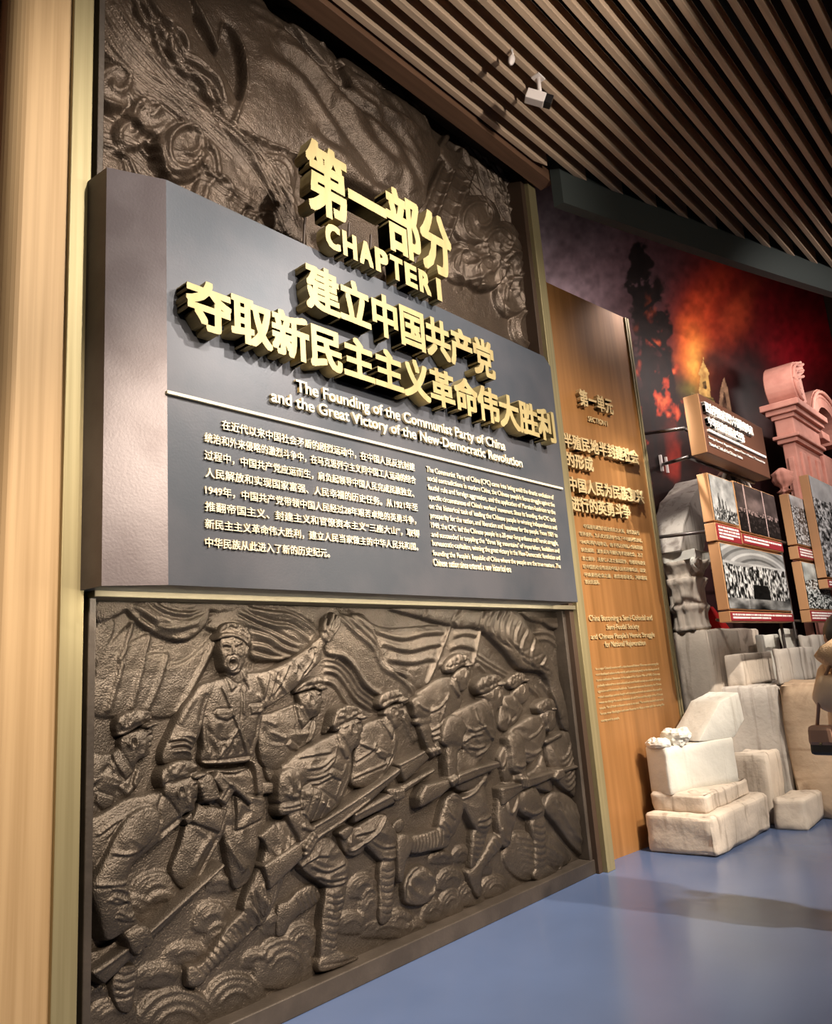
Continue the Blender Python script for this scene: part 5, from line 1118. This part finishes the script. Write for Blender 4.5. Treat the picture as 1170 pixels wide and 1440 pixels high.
xr0,zr0 = PY(*B(300,560),TY-.01); xr1,zr1_ = PY(*B(970,848),TY-.01); MB().box(xr0,xr1,TY-.02,TY+.002,.5*(zr0+zr1_)-.012,.5*(zr0+zr1_)+.012,.002).build('rule_line',M['whitetext'],tb)
line_box("Foreign Powers' Aggression against China in Modern Times and the",(310,668),(965,925),38,.006,.01)
line_box('Historical Task of the Chinese Nation',(320,728),(705,880),38,.006,.01)
for (pa,pb,l) in (((897,611),(967,601),'upper steel rod holding the brown title box out from the mural'),((932,653),(975,641),'lower steel rod under the title box, with a pale square wall plate')):
    A3 = Vector(PV(*pa,tuple(MO),tuple(MDv))); zb3 = PX(*pb,xa)[1]; zb3 = max(zb3,zlo-.02) if pb[1]>620 else zb3
    mdv = Vector((xa+.0,ybk+.03,zb3))
    r_ = empty('support_rod',tuple(A3),l,'rod'); MB().tube([A3,mdv,(xb_,ybk+.03,zb3)],.02,10).build('tube',M['rod'],r_,True)
    if pa[0]==932:
        for s_x in (-.09,.06):
            MB().box(A3.x+s_x,A3.x+s_x+.03,A3.y-.03,A3.y,A3.z-.1,A3.z+.1).build('wall_plate',M['white'],r_)
# silver arched disc behind the photographs
sy = PYp+.16; xc,zc_ = PY(1045,735,sy); rr = PY(1067,735,sy)[0]-xc; za_ = PY(1045,664,sy)[1]
sv = empty('silver_arch_plaque',(xc,sy,0),'shiny grey arch-topped plaque peeking over the photographs below the title box','plaque')
prof = [(xc-rr,e3[2]+.3),(xc+rr,e3[2]+.3)]+[(xc+rr*math.cos(math.radians(a)),za_-rr*.9+rr*.9*math.sin(math.radians(a))) for a in range(0,181,12)]
MB().extr(prof,sy,sy+.08,.01).build('panel',M['silver'],sv)
MB().tube([(x,sy-.005,z) for x,z in prof[2:]],.02,8).build('rim',M['stonew'],sv,True)
# ---- ceiling devices
def cam_at(px,py,z): return PZ(px,py,z)
cxy = PZ(757,112,5.88); cc = empty('security_camera',(cxy[0],cxy[1],5.9),'white security camera on a jointed arm hanging from the ceiling slats','camera')
bx,by = cxy
MB().box(bx-.045,bx+.045,by-.035,by+.035,5.885,5.90,.003).build('mount_plate',M['white'],cc)
MB().tube([(bx,by,5.89),(bx,by,5.76)],[.018,.016],14).build('drop_arm',M['white'],cc,True)
MB().tube([(bx,by,5.765),(bx+.01,by+.01,5.735),(bx-.05,by-.0,5.715)],.017,12).build('elbow',M['white'],cc,True)
dv = Vector((.55,-.62,-.35)).normalized(); c0 = Vector((bx-.055,by-.0,5.685)); qq = dv.to_track_quat('Z','X')
def obox(name,m,c,sx,sy_,l0,l1,b=.006):
    mb = MB(); mb.box(-sx,sx,-sy_,sy_,l0,l1,b)
    for v in mb.bm.verts: v.co = qq@v.co+c
    return mb.build(name,m,cc)
obox('housing',M['white'],c0,.042,.036,-.085,.06); obox('lens_hood',M['lens'],c0,.038,.033,.06,.115,.004)
wx_,wy_ = PZ(720,73,5.88); wl = empty('wireless_sensor',(wx_,wy_,5.9),'small white rounded sensor clipped to a ceiling slat left of the security camera','sensor')
MB().tube([(wx_,wy_,5.9),(wx_,wy_,5.86),(wx_-.01,wy_,5.83)],.012,10).build('clip',M['white'],wl,True)
mb = MB(); mb.ball((0,0,0),.045,(.62,.5,1.35),18)
for v in mb.bm.verts: v.co = Matrix.Rotation(.45,3,'Y')@v.co+Vector((wx_-.02,wy_,5.80))
mb.build('housing',M['white'],wl,True)
# ================= PERSON AT THE FRAME EDGE =================
def at_depth(px,py,X): y,z = PX(px,py,X); return Vector((X,y,z))
PXx = 5.10
s_l = at_depth(1143,975,PXx); hd = at_depth(1176,900,PXx)
pc = Vector((PXx+.02, at_depth(1185,1000,PXx).y-.118, 0)); print('person',pc,s_l,hd)
pe = empty('person',(pc.x,pc.y,0),'person in a puffy tan hooded coat, cut off by the right frame edge','person')
def skin(name, pts, edges, rad, m, sub=2):
    me = bpy.data.meshes.new(name); me.from_pydata([tuple(p) for p in pts],edges,[]); o = bpy.data.objects.new(name,me); COL.objects.link(o)
    md = o.modifiers.new('s','SKIN'); 
    for i,r in enumerate(rad): me.skin_vertices[0].data[i].radius = (r,r) if not isinstance(r,tuple) else r
    me.skin_vertices[0].data[0].use_root = True; sd = o.modifiers.new('u','SUBSURF'); sd.levels = sub
    dg = bpy.context.evaluated_depsgraph_get(); m2 = bpy.data.meshes.new_from_object(o.evaluated_get(dg)); bpy.data.objects.remove(o)
    return m2
# facing +Y-ish (towards the wall); shoulders along X/Y
f_ = Vector((.55,.83,0)).normalized(); s_ = Vector((f_.y,-f_.x,0))     # s_: to the person's right
def B3(f,s,z): return pc+f_*f+s_*s+Vector((0,0,z))
def person_skin():
    me = bpy.data.meshes.new('sk')
    P_ = [B3(0,0,.86),B3(0,0,1.08),B3(0,0,1.28),B3(.01,0,1.40),B3(.03,0,1.50),B3(.08,0,1.56),
          B3(0,.10,.82),B3(.01,.10,.46),B3(0,.11,.08),B3(.14,.11,.04),B3(0,-.10,.82),B3(-.01,-.10,.46),B3(0,-.11,.08),B3(.14,-.11,.04)]
    E_ = [(0,1),(1,2),(2,3),(3,4),(4,5),(0,6),(6,7),(7,8),(8,9),(0,10),(10,11),(11,12),(12,13)]
    return skin('body',P_,E_,[.13,.12,.13,.06,.06,.095,.085,.06,.045,.04,.085,.06,.045,.04],M['skin'])
link('body',person_skin(),M['skin'],pe,True)
for s in (1,-1):
    link('trouser_leg',skin('tl',[B3(0,s*.09,.88),B3(.01,s*.10,.48),B3(0,s*.11,.10)],[(0,1),(1,2)],[.115,.092,.075],M['trouser']),M['trouser'],pe,True)
    MB().ball(B3(.06,s*.11,.045),.05,(1,1,.9)).ball(B3(.13,s*.11,.04),.048,(1.1,1,.8)).build('shoe',M['darkleather'],pe,True)
coat = MB(); prof=[(.225,.62),(.235,.72),(.225,.85),(.228,.92),(.205,1.0),(.222,1.08),(.215,1.16),(.228,1.24),(.205,1.33),(.12,1.42),(.075,1.45)]
coat.lathe([(r,z) for r,z in prof],(pc.x,pc.y,0),40,lambda a,z:1-.10*abs(math.sin(a))); coat.build('coat',M['coat'],pe,True)
for s in (1,-1):
    sh = B3(0,s*.15,1.36); el = B3(.06,s*.19,1.19); wr = B3(.24,s*.04+.06,1.40)
    link('sleeve',skin('sl',[sh,(sh+el)/2,el,(el+wr)/2,wr],[(0,1),(1,2),(2,3),(3,4)],[.10,.105,.10,.08,.06],M['coat']),M['coat'],pe,True)
    hand = MB(); d = (wr-el).normalized(); hand.ball(wr+d*.05,.036,(1,.8,1.2))
    for k in range(4): hand.tube([wr+d*.08+s_*(.02*(k-1.5)),wr+d*.12+s_*(.018*(k-1.5))-Vector((0,0,.01)),wr+d*.15+s_*(.016*(k-1.5))-Vector((0,0,.03))],[.009,.009,.007],8)
    hand.tube([wr+d*.05+s_*.035*s,wr+d*.09+s_*.05*s],[.011,.008],8); hand.build('hand',M['skin'],pe,True)
hd_c = B3(.08,0,1.56)
fur = MB(); fur.lathe([(.16,-.11),(.20,-.05),(.215,0),(.19,.05),(.13,.08)],B3(-.03,0,1.47),28,lambda a,z:1+.06*math.sin(9*a)+.05*math.sin(17*a+z*40)); fur.rough(1,.012,14,4); fur.build('fur_hood',M['fur'],pe,True)
hr = MB(); hr.ball(hd_c+Vector((0,0,.02))-f_*.025,.115,(1.0,.96,1.12),22); hr.ball(hd_c-f_*.06-Vector((0,0,.08)),.09,(1,1,1.2),18); hr.build('hair',M['hair'],pe,True)
fc = MB(); fc.ball(hd_c+f_*.085-Vector((0,0,.01)),.018,(1,1,1.3),12)
for s in (1,-1): fc.ball(hd_c+s_*.098*s,.022,(.5,1,1.5),12)
fc.build('face',M['skin'],pe,True)
pe.scale = (1.02,1.02,1.02)
# shoulder bag: hangs on the left side of the frame
bgp = at_depth(1158,1040,PXx-.17)
bg = empty('shoulder_bag',(bgp.x,bgp.y,bgp.z-.09),'two-tone brown and black leather shoulder bag on a strap at the person\'s side','bag')
vv = Vector((-.18,-1,0)).normalized(); v2 = Vector((vv.y,-vv.x,0))
def obx(name,m,hw,hd_,z0,z1,c,b=.02):
    mb = MB(); mb.box(-hw,hw,-hd_,hd_,z0,z1,b)
    for v in mb.bm.verts:
        t = (v.co.z-z0)/(z1-z0); l = v.co.copy(); l.x *= 1-.12*t; v.co = c+vv*l.x+v2*l.y+Vector((0,0,l.z))
    return mb.build(name,m,bg,False)
obx('body',M['darkleather'],.075,.035,-.085,.05,bgp); obx('flap',M['leather'],.077,.042,-.035,.08,bgp,.025)
MB().ball(bgp+v2*(.044)+Vector((0,0,-.02)),.008).build('clasp',M['brass'],bg,True)
sp0 = at_depth(1149,1024,PXx-.17); sp1 = at_depth(1153,968,PXx-.15)
MB().tube([bgp+Vector((0,0,.07))-vv*.02,sp0,sp1,B3(0,-.20,1.43),B3(.02,-.1,1.47)],.010,8).build('strap',M['leather'],bg,True)
